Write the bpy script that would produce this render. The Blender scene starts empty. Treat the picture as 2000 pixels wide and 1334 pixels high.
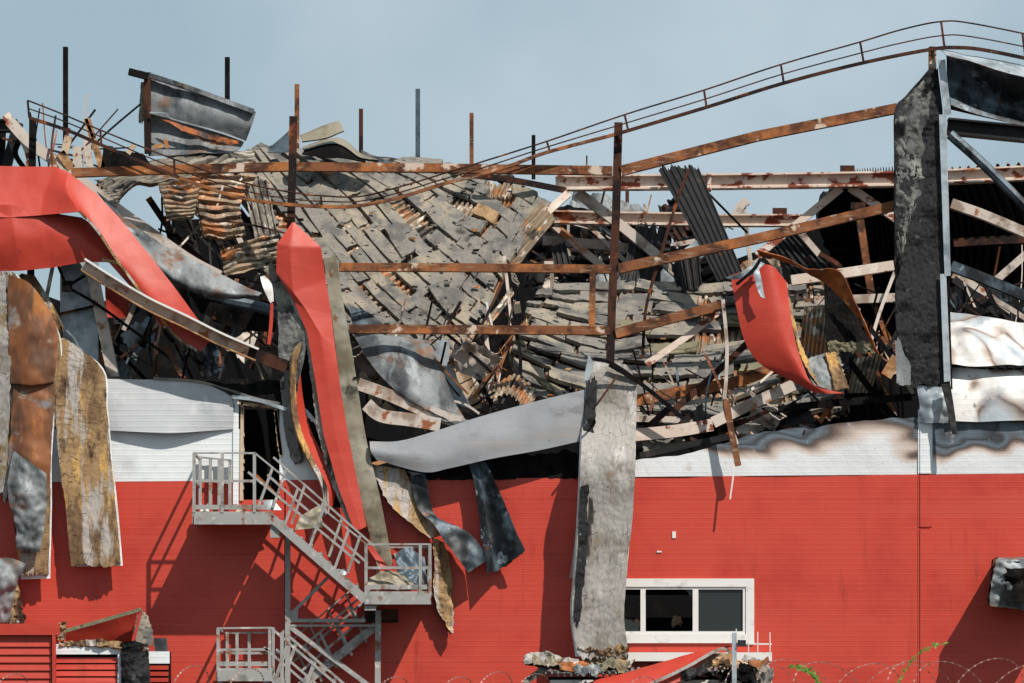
import bpy, bmesh, math, random
from mathutils import Vector, noise
rnd = random.Random(7)
S = bpy.context.scene
COL = S.collection
# ------------------------------------------------------------------ camera, sky, sun, exposure
CAMZ, DIST, HOR = 1.7, 80.0, 1514.0
cam = bpy.data.cameras.new('camera'); camo = bpy.data.objects.new('camera', cam); COL.objects.link(camo)
camo.location = (0, -DIST, CAMZ); camo.rotation_euler = (math.radians(90), 0, 0)
cam.sensor_width = 36; cam.lens = 36*DIST/20.0; cam.shift_y = (HOR-667)/2000.0
cam.clip_start = 1; cam.clip_end = 9000
S.camera = camo
SUND = Vector((-0.74, 1.0, -1.5)).normalized()           # travel direction of the light
elev = math.asin(-SUND.z); az = math.atan2(-SUND.x, -SUND.y)   # azimuth from +Y clockwise
w = bpy.data.worlds.new('World'); S.world = w; w.use_nodes = True
nt = w.node_tree; nt.nodes.clear()
wo = nt.nodes.new('ShaderNodeOutputWorld'); bg = nt.nodes.new('ShaderNodeBackground')
sky = nt.nodes.new('ShaderNodeTexSky'); sky.sky_type = 'NISHITA'; sky.sun_disc = False
sky.sun_elevation = elev; sky.sun_rotation = az; sky.air_density = 1.0; sky.dust_density = 1.0; sky.ozone_density = 1.0
tc = nt.nodes.new('ShaderNodeTexCoord'); ns = nt.nodes.new('ShaderNodeTexNoise'); ns.inputs['Scale'].default_value = 14; ns.inputs['Detail'].default_value = 4; ns.inputs['Roughness'].default_value = .45
mp = nt.nodes.new('ShaderNodeMapRange'); mp.inputs[1].default_value = .35; mp.inputs[2].default_value = .7; mp.inputs[4].default_value = .34
hz = nt.nodes.new('ShaderNodeMix'); hz.data_type = 'RGBA'; hz.inputs[0].default_value = .72
hz.inputs[7].default_value = (4.9, 6.5, 7.3, 1)      # thin even overcast veil
cl = nt.nodes.new('ShaderNodeMix'); cl.data_type = 'RGBA'; cl.inputs[7].default_value = (9.5, 10.3, 11, 1)
nt.links.new(tc.outputs['Generated'], ns.inputs['Vector']); nt.links.new(ns.outputs[0], mp.inputs[0])
nt.links.new(sky.outputs[0], hz.inputs[6]); nt.links.new(hz.outputs[2], cl.inputs[6]); nt.links.new(mp.outputs[0], cl.inputs[0])
nt.links.new(cl.outputs[2], bg.inputs[0]); bg.inputs[1].default_value = 0.072; nt.links.new(bg.outputs[0], wo.inputs[0])
sl = bpy.data.lights.new('sun', 'SUN'); sl.energy = 4.7; sl.angle = math.radians(.5); sl.color = (1, .94, .85)
so = bpy.data.objects.new('sun', sl); COL.objects.link(so); so.rotation_euler = SUND.to_track_quat('-Z', 'Y').to_euler(); so.location = (20, -30, 40)
S.view_settings.view_transform = 'Standard'; S.view_settings.look = 'None'; S.view_settings.gamma = 1; S.view_settings.exposure = 0.2
S.cycles.max_bounces = 6

def s_(Y): return (DIST+Y)/8000.0
def P(p):
    s = s_(p[2]); return Vector(((p[0]-1000)*s, p[2], CAMZ+(HOR-p[1])*s))

# ------------------------------------------------------------------ materials
def hexc(h, k=1.0):
    v = [int(h[i:i+2], 16)/255 for i in (0, 2, 4)]
    return tuple(((x/12.92 if x <= .04045 else ((x+.055)/1.055)**2.4))*k for x in v)+(1,)
def mk(name, base, layers=(), rough=.7, metal=0.0, bump=(), ribs=None, seam=None, ramp=None, crack=None, spec=None):
    """base colour, then noise layers (colour, scale, lo, hi, stretch, detail); ramp=(scale, stops, stretch, gradz(z0,k))"""
    m = bpy.data.materials.new(name); m.use_nodes = True; t = m.node_tree; N = t.nodes; L = t.links
    b = N['Principled BSDF']; b.inputs['Roughness'].default_value = rough; b.inputs['Metallic'].default_value = metal
    b.inputs['Specular IOR Level'].default_value = spec if spec is not None else (.1 if rough >= .75 else .4)
    g = N.new('ShaderNodeNewGeometry')
    def nz(scale, st, det=5, rgh=.6, dist=0):
        v = N.new('ShaderNodeVectorMath'); v.operation = 'MULTIPLY'; v.inputs[1].default_value = st; L.new(g.outputs['Position'], v.inputs[0])
        n = N.new('ShaderNodeTexNoise'); n.inputs['Scale'].default_value = scale; n.inputs['Detail'].default_value = det
        n.inputs['Roughness'].default_value = rgh; n.inputs['Distortion'].default_value = dist
        L.new(v.outputs[0], n.inputs['Vector']); return n.outputs[0]
    def mr(src, lo, hi, a=0., c=1.):
        r = N.new('ShaderNodeMapRange'); r.interpolation_type = 'SMOOTHSTEP'
        for i, x in ((1, lo), (2, hi), (3, a), (4, c)): r.inputs[i].default_value = x
        L.new(src, r.inputs[0]); return r.outputs[0]
    def math_(op, a, b_=None):
        r = N.new('ShaderNodeMath'); r.operation = op
        for i, x in enumerate((a, b_)):
            if x is None: continue
            if isinstance(x, (int, float)): r.inputs[i].default_value = x
            else: L.new(x, r.inputs[i])
        return r.outputs[0]
    cur = None; basec = base
    sx = N.new('ShaderNodeSeparateXYZ'); L.new(g.outputs['Position'], sx.inputs[0])
    if ramp:
        f = nz(ramp[0], ramp[2], 2.2, .45, .9)
        if len(ramp) > 3:
            z0, k = ramp[3]; f = math_('ADD', f, math_('MULTIPLY', math_('SUBTRACT', sx.outputs[2], z0), k))
        cr = N.new('ShaderNodeValToRGB'); L.new(f, cr.inputs[0]); e = cr.color_ramp.elements
        while len(e) > 1: e.remove(e[-1])
        e[0].position, e[0].color = ramp[1][0]
        for p, c in ramp[1][1:]:
            q = e.new(p); q.color = c
        cur = cr.outputs[0]
    for ly in layers:
        colr, sc, lo, hi = ly[:4]; st = ly[4] if len(ly) > 4 else (1, 1, 1); det = ly[5] if len(ly) > 5 else 6
        mx = N.new('ShaderNodeMix'); mx.data_type = 'RGBA'; mx.inputs[7].default_value = colr
        L.new(mr(nz(sc, st, det), lo, hi), mx.inputs[0])
        if cur is None: mx.inputs[6].default_value = basec
        else: L.new(cur, mx.inputs[6])
        cur = mx.outputs[2]
    ck = None
    if crack:
        sc, wd_, st, colr, ca = crack; v = N.new('ShaderNodeVectorMath'); v.operation = 'MULTIPLY'; v.inputs[1].default_value = st; L.new(g.outputs['Position'], v.inputs[0])
        nn_ = N.new('ShaderNodeTexNoise'); nn_.inputs['Scale'].default_value = 3; L.new(g.outputs['Position'], nn_.inputs['Vector'])
        va = N.new('ShaderNodeVectorMath'); va.operation = 'SCALE'; va.inputs['Scale'].default_value = .35; L.new(nn_.outputs[1], va.inputs[0])
        vb = N.new('ShaderNodeVectorMath'); L.new(v.outputs[0], vb.inputs[0]); L.new(va.outputs[0], vb.inputs[1])
        vo = N.new('ShaderNodeTexVoronoi'); vo.feature = 'DISTANCE_TO_EDGE'; vo.inputs['Scale'].default_value = sc; vo.inputs['Randomness'].default_value = .75; L.new(vb.outputs[0], vo.inputs['Vector'])
        ck = math_('MULTIPLY', mr(vo.outputs[0], 0, wd_, 1, 0), mr(nz(1.7, (1, 1, 1)), .38, .6))
        mx = N.new('ShaderNodeMix'); mx.data_type = 'RGBA'; mx.inputs[7].default_value = colr; L.new(math_('MULTIPLY', ck, .8), mx.inputs[0])
        if cur is None: mx.inputs[6].default_value = basec
        else: L.new(cur, mx.inputs[6])
        cur = mx.outputs[2]
    if cur is None: b.inputs['Base Color'].default_value = basec
    else: L.new(cur, b.inputs['Base Color'])
    h = None
    for (sc, st_, stre) in bump:
        x = math_('MULTIPLY', nz(sc, stre, 6, .65), st_); h = x if h is None else math_('ADD', h, x)
    if ribs:
        per, amp = ribs; x = math_('SINE', math_('MULTIPLY', sx.outputs[2], 2*math.pi/per))
        x = math_('MULTIPLY', mr(x, .55, .95), amp); h = x if h is None else math_('ADD', h, x)
    if seam:
        per, ofs, amp = seam; x = math_('FRACT', math_('DIVIDE', math_('ADD', sx.outputs[2], ofs), per))
        x = math_('MULTIPLY', math_('LESS_THAN', x, .012), -amp); h = x if h is None else math_('ADD', h, x)
    if ck is not None:
        x = math_('MULTIPLY', ck, -crack[4]); h = x if h is None else math_('ADD', h, x)
    if h is not None:
        bp = N.new('ShaderNodeBump'); bp.inputs['Distance'].default_value = 1.0; bp.inputs['Strength'].default_value = 1.0
        L.new(h, bp.inputs['Height']); L.new(bp.outputs[0], b.inputs['Normal'])
    return m
I3 = (1, 1, 1)
RED = hexc('bc4131', .99)
M = {}
M['red'] = mk('red_cladding', RED, [(hexc('a83026'), .5, .45, .75), (hexc('c04735'), 2.2, .55, .8, (.3, 1, 3)), (hexc('8a2c1e'), 3, .56, .82, (1, 1, .14)), (hexc('7d241c'), 7, .66, .85, (1, 1, .25)), (hexc('b84436'), .9, .5, .7, (.15, 1, 2))], .45, 0, [(1.1, .010, I3)], (.1, .0009), (1.06, .35, .004))
M['redskin'] = mk('red_sheet', hexc('ad3728'), [(hexc('9c3022'), .9, .5, .8), (hexc('7d3a2a'), 9, .68, .8), (hexc('b33f2e'), 3, .55, .75, (.4, 1, 2)), (hexc('5a2a22'), 2.3, .66, .78)], .5, 0, [(2, .012, I3)])
M['white'] = mk('white_cladding', hexc('d9dcde'), [(hexc('b9bcc0'), 1.1, .5, .8), (hexc('a89c96'), 5, .66, .8, (.4, 1, 2))], .4, 0, [(1.1, .02, I3)], (.11, .002))
BST = [(0.0, hexc('cfd1d4')), (.49, hexc('cfd0d2')), (.54, hexc('bfafa6')), (.585, hexc('6b5a52')), (.60, hexc('4b4340')), (.635, hexc('5f6a75')), (.66, hexc('35363a')), (.70, hexc('56616c')), (.76, hexc('2c2c30')), (1, hexc('1c1c1e'))]
ztop = CAMZ+(HOR-850)*.01
M['burnt'] = mk('burnt_white_cladding', hexc('d9dcde'), [(hexc('8a99a5'), 6, .62, .8), (hexc('3c3a3a'), 5, .66, .8, (.7, 1, 1.4)), (hexc('b8aca6'), 2.4, .58, .75)], .45, 0, [(1.1, .03, I3)], (.11, .001), None, (.55, BST, (.6, 1, 1.2), (ztop-.22, .42)))
M['burnt2'] = mk('heat_stained_sheet', hexc('c9cbcd'), [(hexc('8f9aa2'), 1.6, .48, .72), (hexc('5a524e'), 6, .62, .78), (hexc('b5a9a2'), 1.9, .56, .72)], .5, .1, [(1.3, .02, I3)], (.11, .0006), None, (.55, [(0, hexc('6b757d')), (.33, hexc('9aa2a8')), (.375, hexc('8a7a70')), (.39, hexc('5c4a42')), (.41, hexc('b3a69f')), (.45, hexc('d6d3d1')), (.53, hexc('d2cfcc')), (.565, hexc('a8978d')), (.58, hexc('5c4a42')), (.60, hexc('9c948f')), (.63, hexc('b3babe')), (.69, hexc('8a949b')), (.72, hexc('5a4c45')), (.75, hexc('7b858c')), (1, hexc('50585f'))], I3))
M['whitegrey'] = mk('greyer_white_cladding', hexc('b3b5b8'), [(hexc('979a9e'), 1.1, .5, .8), (hexc('c5c6c8'), 2.5, .55, .75)], .5, 0, [(1.1, .02, I3)], (.11, .002))  # white cladding in a greyer base, same ribs
M['greysheet'] = mk('pale_grey_sheet', hexc('96979b'), [(hexc('85868a'), 1, .45, .75), (hexc('9d9590'), 1.5, .5, .75, (.3, 1, 2)), (hexc('5f5854'), .7, .6, .78, (.5, 1, 1.4)), (hexc('4a4542'), 9, .7, .78)], .4, .15, [(1.5, .012, I3), (5, .003, (.3, 1, 2))])
M['galv'] = mk('galvanised_steel', hexc('75797b'), [(hexc('3d4043'), 1.2, .44, .62, (1.4, 1, .6)), (hexc('9aa0a3'), 2, .55, .7, (1, 1, .35)), (hexc('6b4a33'), 1.5, .54, .68), (hexc('1b1b1c'), 2.1, .58, .7, (1, 1, .6)), (hexc('57595a'), 16, .55, .7), (hexc('b0aca6'), 19, .66, .74)], .6, .15, [(3, .012, I3), (14, .003, I3)])
M['galvpale'] = mk('pale_galvanised_steel', hexc('aab2b8'), [(hexc('7d868d'), 1.7, .42, .62), (hexc('5b5550'), 5, .62, .75)], .45, .3, [(2, .012, I3)])
M['bluesteel'] = mk('blued_steel', hexc('4b5963'), [(hexc('15191d'), 1.8, .42, .58, (1, 1, .5)), (hexc('8e9ca6'), 2.7, .6, .72), (hexc('6d4527'), 3.2, .64, .74), (hexc('2a3238'), 15, .58, .7)], .5, .3, [(4, .008, I3)])
M['olive'] = mk('sooty_olive_steel', hexc('88806f'), [(hexc('9c978c'), .9, .52, .66), (hexc('665c4a'), 1.5, .45, .65), (hexc('2b2925'), 1.6, .6, .72), (hexc('8f8a76'), 4, .6, .75, (1, 1, .3)), (hexc('6b4a2a'), 3.3, .62, .72)], .55, .15, [(3, .01, I3)])
M['rust'] = mk('rusty_steel', hexc('7f5238'), [(hexc('4f3428'), 2.4, .44, .6), (hexc('a3663c'), 1.7, .5, .64), (hexc('8d7460'), 9, .55, .68, (.3, 1, 2)), (hexc('c2b0a0'), 2.1, .6, .65, I3, 10), (hexc('2a2322'), 1.3, .6, .72)], .8, .1, [(25, .002, I3)])
M['rustdark'] = mk('scorched_rusty_steel', hexc('4a2f25'), [(hexc('241d1d'), 1.7, .44, .58), (hexc('8a4a26'), 2.9, .58, .7), (hexc('6d6a6e'), 5, .68, .76)], .75, .15, [(25, .002, I3)])
M['rustpatch'] = mk('white_paint_on_rusty_steel', hexc('c9b6a8'), [(hexc('d8cbc0'), 3, .5, .7), (hexc('7b3a26'), 2.2, .54, .58, (1, 1, 1.6), 12), (hexc('a5653a'), 1.1, .6, .68), (hexc('4a2a22'), 9, .66, .7)], .7, 0, [(25, .002, I3)])
M['whitesteel'] = mk('sooty_white_steel', hexc('bcb0a6'), [(hexc('8b7a6c'), 2.2, .48, .64), (hexc('8c522f'), 3.1, .58, .66, I3, 10), (hexc('3a3230'), 1.4, .6, .72)], .7, 0, [(20, .002, I3)])
M['stair'] = mk('weathered_white_steel', hexc('949290'), [(hexc('716d69'), 3, .5, .68), (hexc('7c543c'), 3.6, .56, .66, I3, 10), (hexc('bdb8b2'), 7, .58, .7), (hexc('48403c'), 12, .66, .75)], .65, 0, [(20, .001, I3)])
M['char'] = mk('charred_black', hexc('181616'), [(hexc('0a090a'), 3, .4, .6), (hexc('3a3634'), 7, .6, .75), (hexc('5c3b28'), 4, .66, .76)], .85, 0, [(9, .02, I3)])
M['dark'] = mk('soot_and_shade_black', (.005, .0045, .005, 1), [((.012, .011, .01, 1), 2, .5, .75)], .9)
M['darksheet'] = mk('sooty_roof_sheet', hexc('1e1c1d'), [(hexc('0f0e0f'), 1.2, .42, .62), (hexc('3b3531'), 4, .58, .74, (1, 1, .4)), (hexc('5a3826'), 2.6, .64, .75)], .65, .3, [(8, .004, I3)])
M['corr'] = mk('rusty_corrugated_steel', hexc('84725e'), [(hexc('9a6238'), 1.6, .5, .6, I3, 8), (hexc('3b342f'), 1.9, .5, .62), (hexc('c4b9aa'), 3.4, .56, .68), (hexc('d08242'), 5.5, .62, .72)], .6, .25, [(12, .004, I3)])
M['corrgrey'] = mk('grey_corrugated_steel', hexc('7d766b'), [(hexc('a79f93'), 2.1, .52, .68), (hexc('3a3532'), 1.7, .46, .6), (hexc('8f5b33'), 3.2, .6, .7)], .6, .25, [(12, .004, I3)])
M['orange'] = mk('orange_rust_sheet', hexc('8e4c22'), [(hexc('5b3220'), 1.3, .46, .62), (hexc('c07030'), 1.9, .52, .68), (hexc('b8ad9d'), 2.6, .6, .68, I3, 10), (hexc('2b2523'), 1.1, .58, .7, (1.4, 1, .6))], .65, .15, [(6, .008, I3)])
WB = [(40, .012, I3), (9, .03, I3)]
def wool(nm, base, *ly, ck=None): return mk(nm, base, ly, .95, 0, WB if ck is None else [(40, .006, I3), (9, .012, I3)], crack=ck)
CK = (3.4, .016, (1.9, 1, .8), hexc('2b2420'), .02)
M['slab'] = mk('scorched_mineral_wool', hexc('77736e'), [(hexc('918778'), .8, .46, .6), (hexc('857d72'), 5, .5, .66, (1, 1, 3)), (hexc('5f5d5b'), 1.9, .46, .62), (hexc('514e4b'), 12, .6, .7, (.6, 1, 2)), (hexc('1a1a1a'), 6.5, .635, .68, (1, 1, 1.5), 3), (hexc('3f3d3b'), .9, .58, .7)], .95, 0, [(40, .006, I3), (9, .012, I3)])
M['slabold'] = wool('olive_mineral_wool', hexc('75705d'), (hexc('8c8268'), 2, .48, .62), (hexc('54503f'), 4, .55, .68), (hexc('1c1b18'), 9, .64, .69))
M['slabtan'] = wool('tan_mineral_wool', hexc('94785a'), (hexc('ab8f6c'), 3, .48, .62), (hexc('7a5a3a'), 6, .6, .7))
M['wpale'] = mk('pale_grey_wool_core', hexc('9a9692'), [(hexc('7c766d'), 1.1, .48, .64), (hexc('b5b1ad'), 1.6, .54, .68, (1.5, 1, .6)), (hexc('86817b'), 8, .54, .7, (3, 1, .5)), (hexc('7d6b50'), .9, .57, .68), (hexc('3a3836'), 1.1, .61, .68, (2, 1, .5)), (hexc('4a4643'), 7, .66, .72)], .95, 0, [(30, .003, (3, 1, .6)), (9, .005, I3)], crack=(3.6, .014, (2.4, 1, .8), hexc('2d2824'), .012))
M['wyell'] = wool('yellow_brown_wool_core', hexc('957a5a'), (hexc('6a5440'), 1.3, .44, .58, (1.6, 1, .6)), (hexc('c0985a'), 1.1, .53, .62, (1.6, 1, .5)), (hexc('3b2c26'), 1.2, .56, .65, (1.5, 1, .6)), (hexc('a79f98'), 1.5, .51, .6, (2.2, 1, .35)), (hexc('2a2119'), 16, .6, .7, (.5, 1, 2)), ck=CK)
M['wblack'] = wool('blackened_wool_core', hexc('333335'), (hexc('171718'), 3.2, .48, .64, (.5, 1, 1.5)), (hexc('54565a'), 5, .62, .72), (hexc('8b969c'), 7, .7, .76), ck=CK)
M['wgrey'] = wool('ash_grey_wool_core', hexc('6a6b69'), (hexc('8a8b85'), 2.4, .48, .62), (hexc('3b3c3e'), 3, .5, .64), (hexc('161617'), 1.1, .56, .64))
M['rustsheet'] = mk('brown_rust_sheet', hexc('7c4b2b'), [(hexc('5a3a28'), 1.5, .44, .6, (1.5, 1, .6)), (hexc('a0632f'), 1.3, .52, .66, (1.6, 1, .5)), (hexc('9a8f80'), 1.8, .58, .68, (1, 1, 1), 8), (hexc('3a3230'), 1.4, .58, .7, (1.4, 1, .6)), (hexc('6b747b'), .9, .58, .7)], .6, .1, [(6, .006, I3)])
M['board'] = mk('scorched_board', hexc('9a7250'), [(hexc('c7a27a'), 2.3, .5, .66, (1, 1, 3)), (hexc('33261f'), 1.9, .52, .66), (hexc('b8652c'), 3.2, .58, .7)], .85, 0, [(14, .006, (1, 1, 4))])
M['beige'] = mk('scorched_light_board', hexc('c0aa92'), [(hexc('8a705a'), 2, .5, .66), (hexc('46382f'), 3.2, .6, .7)], .8, 0, [(10, .004, I3)])
M['frame'] = mk('white_window_plastic', hexc('d6d3d0'), [(hexc('aaa5a0'), 4, .55, .75)], .4)
M['plastic'] = mk('black_plastic', (.02, .02, .022, 1), (), .4)
M['concrete'] = mk('grey_yard_ground', hexc('47443f'), [(hexc('37342f'), .8, .45, .65), (hexc('5a554c'), 6, .55, .75)], .9, 0, [(8, .01, I3)])
M['leaf'] = mk('green_leaf', hexc('4f7a2a'), [(hexc('7fa03c'), 12, .5, .7)], .6)
M['wire'] = mk('razor_wire_steel', hexc('8a6f68'), [(hexc('5d3d33'), 5, .5, .7)], .5, .3)
gm = bpy.data.materials.new('window_glass'); gm.use_nodes = True; gb = gm.node_tree.nodes['Principled BSDF']
gb.inputs['Base Color'].default_value = (.035, .042, .042, 1); gb.inputs['Roughness'].default_value = .18; gb.inputs['Transmission Weight'].default_value = .35; gb.inputs['Specular IOR Level'].default_value = .25
M['glass'] = gm

# ------------------------------------------------------------------ object helpers
WL = {}
def tag(o, label=None, cat=None, group=None, kind=None):
    if label: o['label'] = label
    if cat: o['category'] = cat
    if group: o['group'] = group
    if kind: o['kind'] = kind
    return o
def mesh(name, verts, faces, mats, fm=None, parent=None, smooth=False):
    lo = [min(v[i] for v in verts) for i in range(3)]; hi = [max(v[i] for v in verts) for i in range(3)]
    c = Vector(((lo[0]+hi[0])/2, (lo[1]+hi[1])/2, lo[2]))
    me = bpy.data.meshes.new(name); me.from_pydata([Vector(v)-c for v in verts], [], faces)
    for m in (mats if isinstance(mats, (list, tuple)) else [mats]): me.materials.append(M[m] if isinstance(m, str) else m)
    if fm: me.polygons.foreach_set('material_index', fm)
    if smooth: me.polygons.foreach_set('use_smooth', [True]*len(faces))
    me.update(); o = bpy.data.objects.new(name, me); COL.objects.link(o); WL[o.name] = c
    if parent: o.parent = parent; o.location = c-WL[parent.name]
    else: o.location = c
    return o
def root(name, p, label, cat, group=None):
    o = bpy.data.objects.new(name, None); COL.objects.link(o); c = P(p); o.location = c; WL[o.name] = c; o.empty_display_size = .3
    return tag(o, label, cat, group)
class MB:
    def __init__(s): s.v = []; s.f = []; s.m = []
    def add(s, v, f, m=0):
        b = len(s.v); s.v += [Vector(x) for x in v]; s.f += [tuple(i+b for i in q) for q in f]; s.m += [m]*len(f)
    def box(s, a, b, m=0):
        x0, x1 = sorted((a[0], b[0])); y0, y1 = sorted((a[1], b[1])); z0, z1 = sorted((a[2], b[2]))
        s.add([(x0,y0,z0),(x1,y0,z0),(x1,y1,z0),(x0,y1,z0),(x0,y0,z1),(x1,y0,z1),(x1,y1,z1),(x0,y1,z1)],
              [(0,3,2,1),(4,5,6,7),(0,1,5,4),(1,2,6,5),(2,3,7,6),(3,0,4,7)], m)
    def pbox(s, x0, y0, x1, y1, Ya, Yb, m=0):            # front face outline in pixels at depth Ya
        a = P((x0, y1, Ya)); b = P((x1, y0, Ya)); s.box((a.x, Ya, a.z), (b.x, Yb, b.z), m)
    def sweep(s, pts, wpx, dpx, prof='box', twist=0, m=0, closed_ends=True):
        n = len(pts); ring = PROF[prof]; k = len(ring); b0 = len(s.v); vs = []
        for i, p in enumerate(pts):
            t = (pts[min(i+1, n-1)]-pts[max(i-1, 0)]).normalized()
            up = Vector((0, 1, 0)) if abs(t.y) < .9 else Vector((0, 0, 1))
            nn = t.cross(up).normalized(); dd = nn.cross(t).normalized()
            if twist:
                a = twist*i/max(1, n-1); nn, dd = nn*math.cos(a)+dd*math.sin(a), dd*math.cos(a)-nn*math.sin(a)
            for (a, c) in ring: vs.append(p+nn*(a*wpx)+dd*(c*dpx))
        f = []
        for i in range(n-1):
            for j in range(k):
                j2 = (j+1) % k; f.append((i*k+j, i*k+j2, (i+1)*k+j2, (i+1)*k+j))
        if closed_ends: f.append(tuple(range(k))[::-1]); f.append(tuple((n-1)*k+j for j in range(k)))
        s.add(vs, f, m)
    def build(s, name, mats, parent=None, smooth=False): return mesh(name, s.v, s.f, mats, s.m, parent, smooth)
PROF = {'box': [(-.5,-.5),(.5,-.5),(.5,.5),(-.5,.5)],
 'pipe': [(.5*math.cos(a*math.pi/4), .5*math.sin(a*math.pi/4)) for a in range(8)],
 'I': [(-.5,-.5),(-.38,-.5),(-.38,-.08),(.38,-.08),(.38,-.5),(.5,-.5),(.5,.5),(.38,.5),(.38,.08),(-.38,.08),(-.38,.5),(-.5,.5)],
 'C': [(-.5,-.5),(.5,-.5),(.5,.5),(.4,.5),(.4,-.3),(-.4,-.3),(-.4,.5),(-.5,.5)],
 'L': [(-.5,-.5),(.5,-.5),(.5,-.35),(-.36,-.35),(-.36,.5),(-.5,.5)]}
def cr(p0, p1, p2, p3, t):
    return 0.5*((2*p1)+(p2-p0)*t+(2*p0-5*p1+4*p2-p3)*t*t+(3*p1-p0-3*p2+p3)*t**3)
def curve(pts, t):
    n = len(pts)-1
    if n == 0: return pts[0]
    x = t*n; i = max(0, min(n-1, int(math.floor(x)))); f = x-i
    a, b = pts[i], pts[i+1]; z = pts[i-1] if i > 0 else 2*a-b; d = pts[i+2] if i+2 <= n else 2*b-a
    return cr(z, a, b, d, f)
def smoothpts(pts, k=6):
    W = [P(p) for p in pts]
    if len(W) == 2: return [W[0].lerp(W[1], i/4) for i in range(5)]
    n = (len(W)-1)*k; return [curve(W, i/n) for i in range(n+1)]
def beam(name, pts, wpx, mat, label=None, cat=None, group=None, prof='box', dpx=None, parent=None, twist=0, straight=False, jit=.0):
    q = [P(p) for p in pts] if straight else smoothpts(pts)
    if jit:
        q = [p+noise.noise_vector(p*1.3)*jit for p in q]
    s = s_(sum(p[2] for p in pts)/len(pts)); mb = MB(); mb.sweep(q, wpx*s, (dpx or wpx)*s, prof, twist)
    o = mb.build(name, mat, parent)
    return tag(o, label, cat, group)
def lin_(pts, t):
    n = len(pts)-1; x = t*n; i = max(0, min(n-1, int(math.floor(x)))); return pts[i]+(pts[i+1]-pts[i])*(x-i)
def surf(grid, lin=''):
    G = [[P(p) for p in r] for r in grid]
    cu = lin_ if 'u' in lin else curve; cv = lin_ if 'v' in lin else curve
    def f(u, v):
        return cv([cu(r, u) for r in G], v)
    return f
def sheet(name, grid, n=(16, 16), th=.03, mats=('galv',), corr=None, crum=0, cs=1.2, rag=(0, 0, 0, 0), off=0, parent=None, label=None, cat=None, group=None, fine=0, smooth=True, lin=''):
    """grid rows run top to bottom, columns left to right; rag = ragged amplitude (fraction) on left, right, top, bottom"""
    f = surf(grid, lin); nu, nv = n; sd = rnd.random()*50
    pts = []
    for j in range(nv+1):
        row = []
        for i in range(nu+1):
            u, v = i/nu, j/nv
            if any(rag):
                a = noise.noise(Vector((u*9, sd, 0)))*.6+noise.noise(Vector((u*31, sd, 3)))*.4
                b = noise.noise(Vector((v*14, sd, 7)))*.6+noise.noise(Vector((v*47, sd, 9)))*.4
                v2 = v+a*(rag[2]*(1-v)**3-rag[3]*v**3); u2 = u+b*(rag[0]*(1-u)**3-rag[1]*u**3); u, v = u2, v2
            row.append((u, v, f(u, v)))
        pts.append(row)
    nrm = [[None]*(nu+1) for _ in range(nv+1)]
    for j in range(nv+1):
        for i in range(nu+1):
            du = pts[j][min(i+1, nu)][2]-pts[j][max(i-1, 0)][2]; dv = pts[min(j+1, nv)][i][2]-pts[max(j-1, 0)][i][2]
            c = -du.cross(dv); nrm[j][i] = c.normalized() if c.length > 1e-9 else Vector((0, -1, 0))
    A = []; B = []
    for j in range(nv+1):
        for i in range(nu+1):
            u, v, p = pts[j][i]; nn = nrm[j][i]; d = off
            if corr:
                ax, cnt, amp = corr; x = ((u if ax == 'u' else v)*cnt) % 1.0
                tr = min(1, max(0, (abs(x-.5)-.14)/.12)); d += amp*(tr-.5)
            q = p.copy()
            if crum: d += crum*(noise.noise(p*cs+Vector((sd, 0, 0)))+.5*noise.noise(p*cs*2.7+Vector((0, sd, 0))))
            if fine: d += fine*(noise.noise(p*14)+.7*noise.noise(p*33))
            A.append(q+nn*d); B.append(q+nn*(d-th))
    k = nu+1; N = len(A); F = []; fm = []; nm = len(mats); back = 1 if nm > 1 else 0; ed = 2 if nm > 2 else back
    for j in range(nv):
        for i in range(nu):
            a, b, c, d = j*k+i, j*k+i+1, (j+1)*k+i+1, (j+1)*k+i
            F.append((a, d, c, b)); fm.append(0); F.append((N+a, N+b, N+c, N+d)); fm.append(back)
    for i in range(nu):
        F.append((i, i+1, N+i+1, N+i)); fm.append(ed); a = nv*k+i; F.append((a+1, a, N+a, N+a+1)); fm.append(ed)
    for j in range(nv):
        a = j*k; F.append((a+k, a, N+a, N+a+k)); fm.append(ed); a = j*k+nu; F.append((a, a+k, N+a+k, N+a)); fm.append(ed)
    # edge strips get their own vertices so that shading stays crisp
    V = A+B; me_faces = []; base = len(V); V2 = list(V); vm = {}
    nface = 2*nu*nv
    for q in F[nface:]:
        nq = []
        for i in q:
            if i not in vm: vm[i] = len(V2); V2.append(V[i])
            nq.append(vm[i])
        me_faces.append(tuple(nq))
    o = mesh(name, V2, F[:nface]+me_faces, list(mats), fm, parent, smooth)
    if smooth: o.data.set_sharp_from_angle(angle=math.radians(24 if 'u' in lin or 'v' in lin else 60))
    return tag(o, label, cat, group)
def strip(L, R, mid=None):
    """two edge polylines -> grid rows with optional bulge of the middle toward the camera"""
    out = []
    for a, b in zip(L, R):
        if mid is None: out.append([a, b])
        else: out.append([a, ((a[0]+b[0])/2, (a[1]+b[1])/2, (a[2]+b[2])/2-mid), b])
    return out
exec_order = None
# ================================================================== setting
gp = MB(); gp.add([(-900, -300, 0), (900, -300, 0), (900, 4000, 0), (-900, 4000, 0)], [(0, 1, 2, 3)])
tag(gp.build('ground', 'concrete'), 'dark dusty yard ground in front of the burnt hall', None, None, 'structure')

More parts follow.
